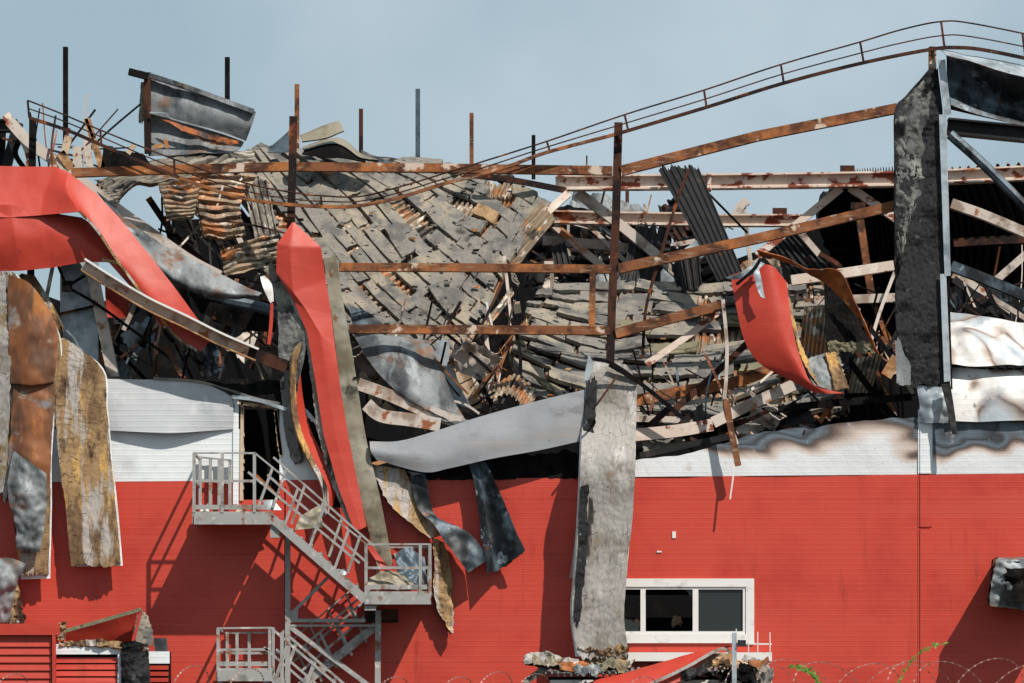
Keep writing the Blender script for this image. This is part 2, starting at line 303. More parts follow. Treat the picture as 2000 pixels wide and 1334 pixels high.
# ================================================================== the burnt hall
B = root('burnt_warehouse', (1000, 1684, .1), 'long burnt warehouse with red cladding and a white upper band', 'building')
def yl(x): return 943-.009*x            # the line between red and white
xs = [-400, 471, 546, 1142, 1471, 2400]
def cells(name, mat, yb, yt, Yf, Yb, hole):
    mb = MB()
    for a, b in zip(xs[:-1], xs[1:]):
        segs = [(yb, None)]
        hs = [h for h in hole if h[0] == a]
        lo = yb
        parts = []
        if hs:
            h = hs[0]
            if h[2] < yb: parts.append((lo, lambda x, q=h[2]: q))
            lo = h[1]
            if lo is not None: parts.append((lo, yt))
        else: parts.append((lo, yt))
        for (y0, ft) in parts:
            va = [P((a, y0, Yf)), P((b, y0, Yf)), P((b, ft(b), Yf)), P((a, ft(a), Yf))]
            vb = [v+Vector((0, Yb-Yf, 0)) for v in va]
            mb.add(va+vb, [(0, 1, 2, 3), (7, 6, 5, 4), (0, 4, 5, 1), (1, 5, 6, 2), (2, 6, 7, 3), (3, 7, 4, 0)])
    return mb.build(name, mat, B)
wl = cells('red_wall', 'red', 1690, yl, 0, .12, [(471, None, 976), (1142, 1133, 1253)])
# white band, left of the door, right of the door, right hand half
def band(cols, mat, n, crum=.0, rag=(0, 0, 0, 0), Y=0., name='white_band', th=.1):
    g = [[(x, y, Y) for x, y in cols], [(x, (y+yl(x))/2, Y) for x, y in cols], [(x, yl(x)-.4, Y) for x, y in cols]]
    return sheet(name, g, n, th, (mat, 'char', 'char'), crum=crum, cs=.6, parent=B, rag=rag)
band([(-400, 835), (0, 838), (200, 838), (471, 838)], 'white', (60, 14), .004)
band([(546, 790), (600, 800), (640, 850), (690, 905), (745, 925)], 'white', (24, 12), .01, (0, 0, .12, 0))
band([(1120, 936), (1240, 900), (1340, 888), (1420, 862), (1500, 842), (1600, 829), (1700, 822), (1795, 819)], 'burnt', (110, 20), .05, (0, 0, .08, 0))
band([(1818, 818), (1900, 818), (2000, 817), (2200, 816), (2400, 815)], 'burnt', (60, 20), .03)
sheet('charred_wall_edge', [[(700, 905, .03), (830, 915, .03), (930, 898, .05), (1040, 880, .08), (1150, 878, .1)], [(700, 938, .03), (830, 937, -.02), (930, 936, -.03), (1040, 935, -.02), (1150, 936, .03)]], (90, 12), .06, ('char',), crum=.07, cs=2.5, rag=(0, 0, .5, .12), parent=B)
# cover strip over the panel joint
cs_ = MB()
for y0, y1, m in ((1684, 1033, 0), (1029, 928, 0), (925, 800, 1)):
    cs_.pbox(1797, y1, 1817, y0, -.012, -.035, m); cs_.pbox(1793, y1, 1821, y0, 0.0-.001, -.0118, m)
cs_.build('joint_cover', ['red', 'white'], B)
js = MB(); js.pbox(555.5, 950, 558, 1680, -.001, -.004); js.build('panel_joint', 'char', B)
# window
wf = MB(); WF = -.05
for (a, b, c, d) in ((1140, 1130, 1473, 1146), (1140, 1238, 1473, 1256), (1457, 1146, 1473, 1238), (1140, 1146, 1154, 1238)): wf.pbox(a, b, c, d, WF, .1)
win = wf.build('window', 'frame', B)
wf = MB()
for (a, b, c, d) in ((1154, 1146, 1457, 1151), (1154, 1233, 1457, 1238), (1154, 1151, 1160, 1233), (1451, 1151, 1457, 1233), (1251, 1151, 1261, 1233), (1353, 1151, 1364, 1233)): wf.pbox(a, b, c, d, -.025, .06)
wf.build('mullion', 'frame', win)
gl = MB(); gl.pbox(1364, 1151, 1451, 1233, .02, .03); gl.build('pane', 'glass', win)
for pts in ([(1160, 1233), (1251, 1233), (1247, 1221), (1232, 1212), (1214, 1205), (1190, 1222), (1160, 1218)], [(1353, 1151), (1353, 1168), (1346, 1160), (1338, 1151)]):
    a = [P((x, y, .02)) for x, y in pts]; k = len(a); gl = MB(); gl.add(a+[v+Vector((0, .01, 0)) for v in a], [tuple(range(k)), tuple(range(k, 2*k))[::-1]]+[(i, (i+1) % k, k+(i+1) % k, k+i) for i in range(k)]); gl.build('broken_pane', 'glass', win)
wf = MB(); wf.pbox(1225, 1275, 1506, 1292, -.03, -.3); wf.build('white_ledge', 'frame', B)
# door opening: ragged foam round it, with added dark walls behind that keep it black
df = MB()
random.seed(3)
for (x0, y0, x1, y1, sx, sy) in ((473, 786, 471, 978, 1, 0), (538, 800, 549, 890, -1, 0), (466, 786, 540, 795, 0, 1)):
    k = 26
    for i in range(k):
        t = (i+.5)/k; x = x0+(x1-x0)*t; y = y0+(y1-y0)*t; r = rnd.uniform(1.5, 5)
        if sy: df.pbox(x-1.6, y-2, x+1.6, y+r, -.03, .12)
        else: df.pbox(min(x-3, x+sx*r), y-3.7, max(x+3, x+sx*r), y+3.7, -.03, .12)
df.build('ragged_door_edge', 'beige', B)
df = MB(); df.pbox(455, 775, 466, 985, -.03, .12); df.pbox(452, 772, 471, 780, -.035, .12); df.build('door_casing', 'white', B)
for x0, y0, x1, y1, Y0, Y1 in ((-600, 1050, 2600, 1062, .2, 24),): pass
it = MB(); it.pbox(-500, 1040, 2500, 1060, .2, 23.5); it.build('upper_floor', 'char', B)
it = MB(); it.pbox(440, 800, 575, 1040, 1.6, 1.8); it.pbox(436, 800, 440, 1040, .2, 1.6); it.pbox(575, 830, 579, 1040, .2, 1.6); it.build('door_blackout_wall', 'dark', B)  # partition added behind the doorway so the sunlit interior does not show
it = MB(); prof = [(-600, 560), (60, 566), (150, 600), (330, 560), (335, 430), (560, 420), (700, 500), (980, 520), (1060, 470), (1200, 505), (1300, 470), (1400, 520), (1640, 430), (1700, 360), (2100, 350), (2600, 350)]
for (a, b), (c, d) in zip(prof[:-1], prof[1:]):
    va = [P((a, 1500, 24)), P((c, 1500, 24)), P((c, d, 24)), P((a, b, 24))]; vb = [v+Vector((0, .3, 0)) for v in va]
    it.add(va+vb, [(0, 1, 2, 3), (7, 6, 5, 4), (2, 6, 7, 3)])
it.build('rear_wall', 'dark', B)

# ------------------------------------------------------------------ steel frame standing in the wall line
F = root('steel_wall_frame', (1000, 930, .25), 'rusty steel posts and rails of the burnt upper wall', 'steel frame')
beam('post', [(573, 228, .25), (571, 330, .25), (568, 445, .25), (566, 700, .25), (566, 940, .25)], 15, 'rustdark', parent=F, straight=True)
beam('post', [(1208, 240, .25), (1203, 420, .25), (1195, 600, .25), (1192, 700, .25), (1190, 930, .25)], 16, 'rustdark', parent=F, straight=True)
beam('post', [(1821, 92, .25), (1821, 300, .25), (1818, 930, .25)], 14, 'rust', parent=F)
beam('post', [(64, 232, .4), (63, 330, .4), (60, 540, .4)], 13, 'char', parent=F)
def girt(pts, w, mat='rust'): beam('rail', [(x, y, .22) for x, y in pts], w, mat, parent=F, straight=True, prof='C')
girt([(140, 338), (350, 331), (564, 326)], 17); girt([(580, 326), (880, 329), (1196, 334)], 17)
girt([(1213, 334), (1480, 266), (1752, 212)], 19); girt([(662, 522), (900, 523), (1194, 526)], 16)
girt([(1208, 525), (1480, 466), (1752, 401)], 19); girt([(682, 643), (900, 644), (1190, 646)], 17)
girt([(1202, 652), (1300, 625), (1412, 596)], 19)
beam('stub_post', [(1158, 532, .2), (1156, 637, .2)], 12, 'rust', parent=F)
beam('rail', [(1852, 204, .3), (1930, 222, .3), (2060, 250, .3)], 15, 'rustdark', parent=F)
beam('rail', [(1858, 398, .3), (1930, 424, .3), (2060, 480, .3)], 19, 'whitesteel', parent=F)
beam('rail', [(1858, 520, .3), (1930, 548, .3), (2060, 604, .3)], 20, 'bluesteel', parent=F)
for x, y in ((1203, 408), (1198, 545)):
    pass

# ------------------------------------------------------------------ bent guardrail of the roof edge
GR = root('bent_roof_guardrail', (640, 405, 0), 'long thin guardrail sagging over the ruin and rising to the right', 'guardrail')
low = [(57, 230), (130, 254), (200, 284), (280, 318), (350, 347), (440, 378), (500, 392), (570, 400), (640, 404), (700, 402), (780, 386), (870, 358), (930, 343), (1000, 322), (1070, 297), (1200, 263), (1375, 211), (1525, 164), (1680, 124), (1815, 97), (1870, 93), (1930, 99), (2060, 126)]
topr = [(54, 196), (120, 222), (196, 254), (340, 311), (481, 358), (580, 377), (626, 382), (700, 384), (777, 366), (860, 341), (935, 318), (1068, 276), (1220, 224), (1375, 176), (1525, 126), (1680, 82), (1760, 58), (1838, 42), (1900, 46), (2060, 78)]
def at_x(pl, x):
    for (a, b), (c, d) in zip(pl[:-1], pl[1:]):
        if a <= x <= c: return b+(d-b)*(x-a)/(c-a)
    return pl[0][1] if x < pl[0][0] else pl[-1][1]
YG = -.05
for a_, b_, m_ in ((0, 4, 'rustdark'), (4, 15, 'rust'), (15, 99, 'rustdark')):
    beam('base_rail', [(x, y, YG) for x, y in low[a_:b_+1]], 6.3, m_, parent=GR, prof='box')
beam('top_rail', [(x, y, YG) for x, y in topr], 3.2, 'rustdark', parent=GR, prof='pipe')
beam('middle_rail', [(x, y+(at_x(low, x)-y)*(.52 if x > 300 else .45), YG) for x, y in topr], 2.6, 'rustdark', parent=GR, prof='pipe')
for (a, b) in ((54, 57), (196, 198), (340, 341), (481, 482), (626, 629), (777, 780), (1068, 1074), (1220, 1227), (1375, 1380), (1525, 1531), (1680, 1687), (1838, 1845), (1997, 2003)):
    beam('post', [(a, at_x(topr, a), YG), (b, at_x(low, b), YG)], 4, 'rustdark', parent=GR)

# ------------------------------------------------------------------ roof posts behind the slope
for i, (x, y0, y1, wd, Y, mt, lab) in enumerate([
  (128, 92, 330, 9.5, 9, 'char', 'tallest black post against the sky, far left'),
  (444, 112, 320, 9.5, 9, 'char', 'black post rising behind the buckled metal sheet'),
  (580, 165, 330, 9, 8, 'rust', 'rusty brown post standing just behind the wall frame post'),
  (705, 213, 330, 8, 9, 'rustdark', 'short dark post right of the bent metal scraps'),
  (816, 174, 335, 9, 9, 'bluesteel', 'tall grey post in the middle of the ruined roof ridge'),
  (921, 221, 345, 8, 9, 'rust', 'brown post where the guardrail meets the roof beam'),
  (1042, 264, 350, 7.5, 9, 'char', 'black post crossed by the rising guardrail'),
  (1146, 304, 350, 3, 10, 'rustdark', 'thinnest and shortest post, just left of the wall post'),
  (1225, 372, 430, 7, 12, 'rustdark', 'stub of a post under the white truss chord')]):
    beam('roof_post', [(x, y0, Y), (x, y1, Y)], wd, mt, lab, 'post', 'upright posts along the roof ridge')

# ------------------------------------------------------------------ roof truss (white with rust)
T = root('roof_truss', (1400, 450, 6), 'pale rust-stained roof truss crossing behind the wall posts', 'truss')
def tb(nm, pts, wd, mat='rustpatch', prof='I', Y=None): beam(nm, pts, wd, mat, parent=T, prof=prof, straight=len(pts) < 3)
tb('top_chord', [(1085, 358, 6), (1200, 357, 6), (1500, 354, 6), (1760, 350, 6)], 29); tb('top_chord', [(1850, 346, 6), (2060, 336, 6)], 28)
tb('splice_plate', [(1381, 356, 5.9), (1389, 356, 5.9)], 34)
tb('bottom_chord', [(1078, 424, 7), (1200, 427, 7), (1345, 429, 7)], 25); tb('bottom_chord', [(1395, 431, 7), (1575, 431, 7)], 23)
tb('diagonal', [(1128, 376, 6.3), (1230, 455, 6.3), (1355, 562, 6.3)], 19, 'whitesteel', 'box')
tb('diagonal', [(1660, 366, 6.3), (1750, 428, 6.3)], 15, 'rustpatch', 'box'); tb('diagonal', [(1642, 368, 6.3), (1560, 435, 6.3), (1478, 500, 6.3)], 15, 'rustpatch', 'box')
tb('diagonal', [(1083, 440, 7), (1130, 482, 7), (1185, 528, 7)], 14, 'rustpatch', 'box'); tb('diagonal', [(1145, 436, 7), (1235, 524, 7)], 8, 'whitesteel', 'box')
tb('vertical', [(1678, 415, 6.3), (1690, 500, 6.3), (1702, 578, 6.3)], 14, 'rust', 'box')
for x, y, Y in ((1655, 330, 5.9), (1523, 413, 6.9), (1676, 402, 5.9)):
    mb = MB(); mb.pbox(x-14, y-7, x+14, y+6, Y, Y+.03); mb.pbox(x-10, y-2, x-8, y, Y-.01, Y); mb.pbox(x+8, y-2, x+10, y, Y-.01, Y)
    mb.build('purlin_cleat', 'rustdark', T)
def tie(pts, wd, mat, lab, cat='beam', prof='box', grp=None, name='fallen_beam', **k): return beam(name, pts, wd, mat, lab, cat, grp, prof, **k)
tie([(1110, 378, 5.4), (1050, 432, 5.2), (985, 492, 5)], 15, 'rustpatch', 'rust stained beam slanting down left from the truss end', prof='C')
tie([(905, 340, 5.6), (1000, 352, 5.6), (1106, 372, 5.6)], 11, 'rustdark', 'dark beam lying under the roof rail towards the truss end', prof='C')
tie([(1060, 470, 7.5), (1150, 477, 7.5), (1240, 487, 7.5)], 18, 'whitesteel', 'short white beam low between truss and middle post', prof='C')
tie([(1215, 488, 8.5), (1310, 479, 8.5), (1358, 471, 8.5)], 9, 'whitesteel', 'thin white bar running behind the leaning dark sheets')
tie([(1425, 445, 9), (1445, 405, 9), (1460, 392, 9)], 16, 'whitesteel', 'white bar propped against the sky over the truss')
tie([(1395, 460, 9), (1440, 420, 9)], 9, 'whitesteel', 'short white bar behind the leaning corrugated sheet')
tie([(1378, 372, 6.5), (1460, 455, 6.5)], 4, 'char', 'thin black rod slanting down from the truss splice', 'rod', name='steel_rod')
tie([(1452, 400, 9), (1458, 450, 9), (1468, 530, 9)], 8, 'whitesteel', 'narrow white upright behind the torn orange sheet')
tie([(1545, 548, 5), (1640, 535, 5), (1745, 519, 5)], 19, 'rustpatch', 'rusty white beam ending at the black panel, upper one')
tie([(1590, 588, 5), (1748, 582, 5)], 17, 'whitesteel', 'white beam ending at the black panel, lower one')
tie([(1700, 575, 5.2), (1725, 640, 5.2), (1752, 690, 5.2)], 10, 'rust', 'brown strut running down to the foot of the black panel')
tie([(1725, 672, 4), (1750, 730, 4)], 9, 'beige', 'small pale strut low beside the black panel')
tie([(1850, 247, 5), (1930, 255, 5), (2060, 268, 5)], 31, 'darksheet', 'wide blackened beam beneath the curled gutter sheet', prof='I')
tie([(1855, 262, 4), (1930, 330, 4), (2060, 462, 4)], 20, 'bluesteel', 'grey blue pipe slanting down across the truss chord', prof='pipe')
tie([(1862, 475, 8), (1940, 470, 8), (2060, 465, 8)], 16, 'rustdark', 'level brown beam under the dark roof at the right edge')
tie([(1945, 548, 6), (2000, 500, 6), (2040, 466, 6)], 15, 'whitesteel', 'pale strut rising to the right edge')
tie([(1862, 534, 5), (1925, 568, 5), (1955, 575, 5)], 20, 'beige', 'pale torn beam stub in the dark bay right of the panel')
tie([(1862, 545, 3.5), (1920, 590, 3.5), (1975, 635, 3.5)], 14, 'darksheet', 'sooty bent channel above the heat stained sheets', prof='C')
tie([(1862, 575, 3), (1885, 620, 3)], 10, 'bluesteel', 'short blue grey stub beside the white flashing')

# ------------------------------------------------------------------ dark remaining roof on the right, leaning dark sheets
sheet('standing_roof_sheet', [[(1648, 338, 7), (1700, 334, 7), (1760, 332, 7), (1860, 332, 7), (2060, 318, 7)], [(1590, 425, 12), (1680, 430, 12), (1780, 440, 12), (1900, 440, 12), (2100, 440, 12)], [(1640, 540, 17), (1700, 545, 17), (1800, 550, 17), (1900, 560, 17), (2120, 560, 17)], [(1690, 740, 22), (1760, 740, 22), (1820, 740, 22), (1900, 740, 22), (2130, 740, 22)]], (330, 30), .02, ('darksheet', 'corr'), corr=('u', 42, .12), rag=(.05, 0, 0, 0), label='dark underside of the corrugated roof left standing at right', cat='roof sheet', smooth=False)
def dsheet(g, n, lab, corr, mats=('darksheet', 'darksheet'), **k): return sheet('corrugated_sheet', g, n, .015, mats, corr=corr, label=lab, cat='metal sheet', smooth=False, **k)
dsheet([[(1288, 336, 5.6), (1325, 326, 5.6), (1362, 322, 5.6)], [(1345, 440, 4.6), (1376, 432, 4.6), (1406, 425, 4.6)], [(1402, 550, 3.6), (1425, 540, 3.6), (1450, 530, 3.6)]], (48, 20), 'black corrugated sheet leaning across the truss into the sky', ('u', 6, .028), rag=(0, 0, .1, 0))
dsheet([[(1232, 450, 6.8), (1272, 440, 6.8), (1302, 452, 6.8)], [(1222, 510, 6.2), (1292, 510, 6.2)], [(1210, 572, 5.8), (1290, 572, 5.8)]][0:1]+[[(1222, 510, 6.2), (1258, 510, 6.2), (1292, 510, 6.2)], [(1210, 575, 5.8), (1250, 575, 5.8), (1290, 575, 5.8)]], (40, 16), 'black upright corrugated sheet right of the middle post', ('u', 5, .028), rag=(0, 0, .2, 0))
dsheet([[(1076, 478, 6.8), (1104, 474, 6.8)], [(1082, 520, 6.5), (1116, 518, 6.5)]], (24, 10), 'small black sheet scrap between the pale beams', ('u', 3, .04), rag=(0, 0, .2, 0))
dsheet([[(1285, 402, 10), (1330, 398, 10), (1372, 425, 10)], [(1300, 450, 9.5), (1345, 440, 9.5), (1385, 452, 9.5)], [(1345, 500, 9), (1370, 498, 9), (1395, 500, 9)]], (40, 14), 'curved brown corrugated sheet behind the leaning black one', ('u', 7, .05), ('rustdark', 'rustdark'))
dsheet([[(1500, 470, 8), (1560, 450, 8)], [(1560, 560, 7), (1650, 545, 7)]], (40, 14), 'dark corrugated sheet hanging under the rising wall rail', ('u', 7, .06), rag=(.1, .1, .1, .2))
dsheet([[(1310, 515, 5.8), (1365, 490, 5.8)], [(1325, 575, 5.4), (1372, 560, 5.4)]], (30, 12), 'small dark sheet at the foot of the leaning black one', ('u', 4, .05), rag=(.1, .1, .1, .2))
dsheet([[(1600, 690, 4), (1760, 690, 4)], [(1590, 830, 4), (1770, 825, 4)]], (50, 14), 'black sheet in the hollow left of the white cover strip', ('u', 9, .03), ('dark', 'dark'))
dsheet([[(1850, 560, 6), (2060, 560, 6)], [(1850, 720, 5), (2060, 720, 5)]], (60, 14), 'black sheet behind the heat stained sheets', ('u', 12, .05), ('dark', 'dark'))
tie([(1600, 498, 7.5), (1560, 450, 7.5), (1548, 430, 7.5)], 12, 'whitesteel', 'white channel against the gap of sky left of the dark roof')
tie([(1600, 495, 6.5), (1640, 520, 6.5), (1655, 560, 6.5)], 8, 'rustdark', 'twisted thin bar beside the torn orange sheet')

# ------------------------------------------------------------------ collapsed roof slopes: rusty deck and loose wool slabs
F1 = [[(730, 306, 6.8), (850, 316, 7), (930, 340, 6.5), (1010, 362, 6), (1078, 392, 5.5)],
      [(650, 298, 6.6), (790, 350, 6.1), (890, 410, 5.6), (965, 452, 5.1), (1005, 500, 4.6)],
      [(560, 292, 6.3), (690, 380, 5.4), (790, 490, 4.6), (880, 570, 4), (950, 620, 3.6)],
      [(500, 298, 6), (600, 420, 4.8), (700, 545, 4), (800, 640, 3.3), (890, 710, 2.8)],
      [(440, 306, 5.6), (520, 430, 4.5), (610, 560, 3.6), (710, 680, 2.9), (830, 780, 2.2)]]
F2 = [[(1050, 558, 5.2), (1220, 552, 5.6), (1420, 556, 5.8), (1640, 556, 6)],
      [(1032, 602, 4.2), (1200, 622, 4.4), (1420, 628, 4.6), (1640, 610, 4.8)],
      [(1012, 648, 3.2), (1190, 700, 3.2), (1410, 702, 3.4), (1640, 672, 3.4)],
      [(1000, 712, 2.3), (1170, 775, 2.2), (1400, 785, 2.2), (1640, 740, 2.4)],
      [(1085, 810, 1.4), (1200, 852, 1.2), (1400, 850, 1.2), (1660, 800, 1.2)]]
sheet('collapsed_roof_deck', F1, (260, 40), .02, ('corr', 'corrgrey'), corr=('u', 42, .07), off=-.09, rag=(.03, .03, .03, .05), crum=.05, cs=.8, label='rusty corrugated deck of the steep collapsed roof slope, left', cat='roof deck', smooth=False)
sheet('collapsed_roof_deck', F2, (260, 40), .02, ('corr', 'corrgrey'), corr=('u', 48, .07), off=-.09, rag=(.02, .02, .03, .05), crum=.05, cs=.8, label='rusty corrugated deck of the sagging roof bowl, middle', cat='roof deck', smooth=False)
ORD = ['top', 'second', 'third', 'fourth', 'fifth', 'sixth', 'seventh', 'eighth', 'ninth', 'tenth', 'eleventh', 'twelfth', 'thirteenth', 'fourteenth', 'fifteenth', 'sixteenth', 'seventeenth', 'eighteenth', 'nineteenth', 'twentieth']
def slabs(grid, rows, n_u, label, grp, hole=.04, mats=('slab',), wild=1., tilt=0.):
    f = surf(grid); cnt = 0
    def nrm(u, v):
        a = f(min(1, u+.01), v)-f(max(0, u-.01), v); b = f(u, min(1, v+.01))-f(u, max(0, v-.01)); c = -a.cross(b)
        return c.normalized()
    for j in range(rows):
        u = -rnd.random()/n_u; rc = 0
        while u < 1:
            L = rnd.uniform(.82, 1.18)/n_u; u0, u1 = u, u+L-.005; u += L
            if u1 < .03 or u0 > .985: continue
            u0 = max(0, u0); u1 = min(1, u1)
            if u1-u0 < .25/n_u: continue
            if rnd.random() < hole: continue
            v0 = j/rows; v1 = (j+1)/rows-.18/rows*rnd.random()
            du, dv = rnd.gauss(0, .006)*wild, rnd.gauss(0, .10/rows)*wild
            rot = rnd.gauss(0, .035)*wild; lift = abs(rnd.gauss(0, .035))*wild; ta, tb_ = rnd.gauss(0, .03)*wild, rnd.gauss(tilt, .028)*wild
            if rnd.random() < .06: rot += rnd.choice((-.25, .3)); lift += .1; ta += .1
            curl = rnd.random() < .25; ce = rnd.choice((0, 1)); ca = rnd.uniform(.03, .1)
            th = rnd.uniform(.075, .1); A = []; nu, nv = 8, 4; uc, vc = (u0+u1)/2, (v0+v1)/2
            sdv = Vector((rnd.random()*90, 0, 0)); c0 = f(uc, vc)
            dU = (f(min(1, uc+.01), vc)-c0).normalized(); nn = nrm(uc, vc); dV = nn.cross(dU)
            for k in range(nv+1):
                for i in range(nu+1):
                    a, b = i/nu, k/nv
                    a2 = a+(.035*noise.noise(Vector((b*5, 3, 0))*1.5+sdv) if i in (0, nu) else 0); b2 = b+(.07*noise.noise(Vector((a*5, 7, 0))+sdv) if k in (0, nv) else 0)
                    p = f(min(1.02, max(-.02, u0+(u1-u0)*a2+du)), min(1.02, max(-.02, v0+(v1-v0)*b2+dv)))
                    r = p-c0; p = c0+r*math.cos(rot)+nn.cross(r)*math.sin(rot)
                    d = lift+ta*(a-.5)+tb_*(b-.5)+.02*noise.noise(p*4+sdv)+.014*noise.noise(p*13)
                    if curl: d += ca*max(0, (a if ce else 1-a)-.6)**1.5*3
                    A.append(p+nn*d)
            N = len(A); V = A+[p-nn*th for p in A]; K = nu+1; Fc = []
            for k in range(nv):
                for i in range(nu):
                    a = k*K+i; b = a+K; Fc.append((a, b, b+1, a+1)); Fc.append((N+a, N+a+1, N+b+1, N+b))
            for i in range(nu):
                a = i; Fc.append((a, a+1, N+a+1, N+a)); a = nv*K+i; Fc.append((a+1, a, N+a, N+a+1))
            for k in range(nv):
                a = k*K; Fc.append((a+K, a, N+a, N+a+K)); a += nu; Fc.append((a, a+K, N+a+K, N+a))
            o = mesh('insulation_slab', V, Fc, rnd.choice(mats)); lb = label % (ORD[j], 'first' if rc == 0 else ORD[rc]); tag(o, lb, 'insulation slab', grp); cnt += 1; rc += 1
    return cnt
n1 = slabs(F1, 17, 6.2, 'charred wool slab, %s row of steep left slope, %s from left', 'wool slabs on the steep left slope', .035, ('slab',)*45+('slabtan',))
F2a = [r[:] for r in F2]
n2 = slabs(F2, 13, 7.2, 'charred wool slab, %s row of sagging middle bowl, %s from left', 'wool slabs in the sagging middle bowl', .06, ('slab',)*12+('slabold',), 1.3, .03)
print('SLABS', n1, n2)
# ================================================================== hanging wall panels
def rootat(name, grid, label, cat, group=None):
    pts = [p for r in grid for p in r]; return root(name, max(pts, key=lambda p: p[1]), label, cat, group)
def widen(L, R, k): return [(a[0]-k, a[1], a[2]) for a in L], [(b[0]+k, b[1], b[2]) for b in R]
def sandwich(L, R, core, skin, label, n=(24, 110), th=.09, kL=0, kR=3, rag=(.05, .04, .03, .03), crum=.04, fine=.02, bulge=None, ext=0, cat='wall panel', name='torn_wall_panel'):
    g = strip(L, R, bulge); r = rootat(name, g, label, cat)
    sheet('wool_core', g, n, th, (core, core, core), crum=crum, cs=1.1, rag=rag, fine=fine, parent=r)
    L2 = [(a[0]-kL, a[1], a[2]) for a in L]; R2 = [(b[0]+kR, b[1], b[2]) for b in R]
    if ext: L2[-1] = (L2[-1][0], L2[-1][1]+ext, L2[-1][2]); R2[-1] = (R2[-1][0], R2[-1][1]+ext, R2[-1][2])
    sheet('metal_skin', strip(L2, R2, bulge), (n[0]//2, n[1]), .008, (skin, skin, 'galvpale'), crum=crum, cs=1.1, off=-th-.004, parent=r)
    return r
# big pale one in front of the window
Y = -.9
bp = sandwich([(1156, 706, -.1), (1149, 740, -.2), (1138, 820, -.35), (1134, 900, Y), (1130, 1000, Y), (1122, 1120, Y), (1117, 1200, Y), (1127, 1282, Y)],
         [(1222, 712, -.1), (1243, 750, -.2), (1242, 820, -.35), (1241, 900, Y), (1236, 1000, Y), (1226, 1100, Y), (1219, 1200, Y), (1228, 1284, Y)], 'wpale', 'white',
         'long pale grey torn panel hanging down beside the window', (40, 220), .1, 3, 0, (.012, .018, .012, .04), .035, .01)
sheet('torn_foam_tip', [[(1131, 1262, Y-.02), (1180, 1270, Y-.06), (1228, 1262, Y-.02)], [(1142, 1296, Y+.1), (1180, 1302, Y+.1), (1222, 1296, Y+.1)]], (50, 16), .06, ('wyell',), crum=.05, cs=4, rag=(.1, .1, .3, .3), fine=.03, parent=bp)
sheet('charred_edge', [[(1146, 745, -.4), (1165, 745, -.4)], [(1138, 850, -.52), (1160, 850, -.54)], [(1133, 950, Y-.03), (1150, 950, Y-.05)], [(1130, 1050, Y-.03), (1148, 1050, Y-.05)], [(1124, 1150, Y-.03), (1140, 1150, Y-.05)], [(1120, 1210, Y-.03), (1132, 1210, Y-.05)]], (14, 160), .03, ('wblack',), crum=.05, cs=1.1, rag=(.05, .45, .05, .1), fine=.01, parent=bp)
sheet('torn_rim', [[(1141, 735, -.3), (1150, 690, -.3)], [(1146, 760, -.3), (1160, 712, -.3)]], (8, 12), .02, ('galvpale', 'char'), parent=bp, crum=.03)
sheet('bent_metal_strip', [[(1130, 1010, -.1), (1140, 1010, -.1)], [(1113, 1128, -.3), (1130, 1136, -.1)]], (6, 10), .01, ('greysheet',), label='pale bent sliver sticking out left of the long pale panel', cat='metal strip')
# black panel at the right post
bk = sandwich([(1815, 134, -.1), (1770, 186, -.12), (1748, 215, -.15), (1747, 300, -.15), (1747, 420, -.15), (1749, 540, -.15), (1752, 650, -.15), (1778, 752, -.15)],
         [(1832, 134, -.1), (1838, 186, -.12), (1842, 230, -.15), (1842, 300, -.15), (1842, 420, -.15), (1842, 540, -.15), (1842, 650, -.15), (1844, 756, -.15)], 'wblack', 'char',
         'tall black burnt panel standing at the right post', (40, 240), .1, 0, 0, (.03, .01, .02, .02), .03, .02)
sheet('ash_layer', [[(1800, 160, -.17), (1822, 160, -.17)], [(1751, 222, -.17), (1812, 226, -.17)], [(1750, 300, -.17), (1800, 310, -.17)], [(1750, 380, -.17), (1802, 370, -.17)], [(1750, 440, -.17), (1775, 440, -.17)], [(1752, 520, -.17), (1760, 520, -.17)]], (26, 90), .02, ('wgrey',), crum=.03, cs=1.1, rag=(.02, .3, .05, .2), fine=.03, parent=bk)
sheet('torn_lower_edge', [[(1748, 664, -.2), (1756, 664, -.2), (1766, 690, -.2), (1779, 712, -.2)], [(1751, 748, -.2), (1760, 752, -.2), (1770, 752, -.2), (1779, 752, -.2)]], (16, 24), .02, ('galv', 'char', 'frame'), rag=(.1, .1, .2, .05), crum=.02, parent=bk)
FL = root('white_flashing', (1845, 745, -.2), 'narrow white metal trims down the right side of the black panel', 'flashing')
for q in (((1832, 118), (1846, 116), (1858, 222), (1845, 226)), ((1834, 224), (1848, 224), (1857, 538), (1845, 540)), ((1836, 535), (1848, 535), (1857, 744), (1844, 746))):
    sheet('trim', [[(q[0][0], q[0][1], -.25), (q[1][0], q[1][1], -.25)], [(q[3][0], q[3][1], -.25), (q[2][0], q[2][1], -.25)]], (4, 30), .03, ('galvpale', 'galvpale'), crum=.015, cs=2, parent=FL)
mb = MB(); mb.sweep([P((1853, 540, -.22)), P((1855, 640, -.22)), P((1859, 760, -.22))], .03, .05); mb.build('trim_edge', 'char', FL)
sheet('bent_white_sheet', [[(1790, 752, -.1), (1830, 756, -.16), (1850, 758, -.1)], [(1796, 795, -.15), (1825, 790, -.2), (1852, 800, -.15)], [(1792, 824, -.05), (1820, 826, -.14), (1852, 826, -.05)]], (20, 16), .015, ('galvpale',), crum=.06, cs=3, label='crumpled white sheet piece between black panel and wall joint', cat='metal sheet')
sheet('hanging_metal_strip', [[(1838, 750, -.4), (1856, 750, -.4)], [(1850, 800, -.45), (1864, 800, -.45)], [(1860, 848, -.5), (1870, 848, -.5)]], (8, 24), .03, ('darksheet', 'wyell'), crum=.03, cs=3, label='blackened strip dangling over the white band at right', cat='metal strip')
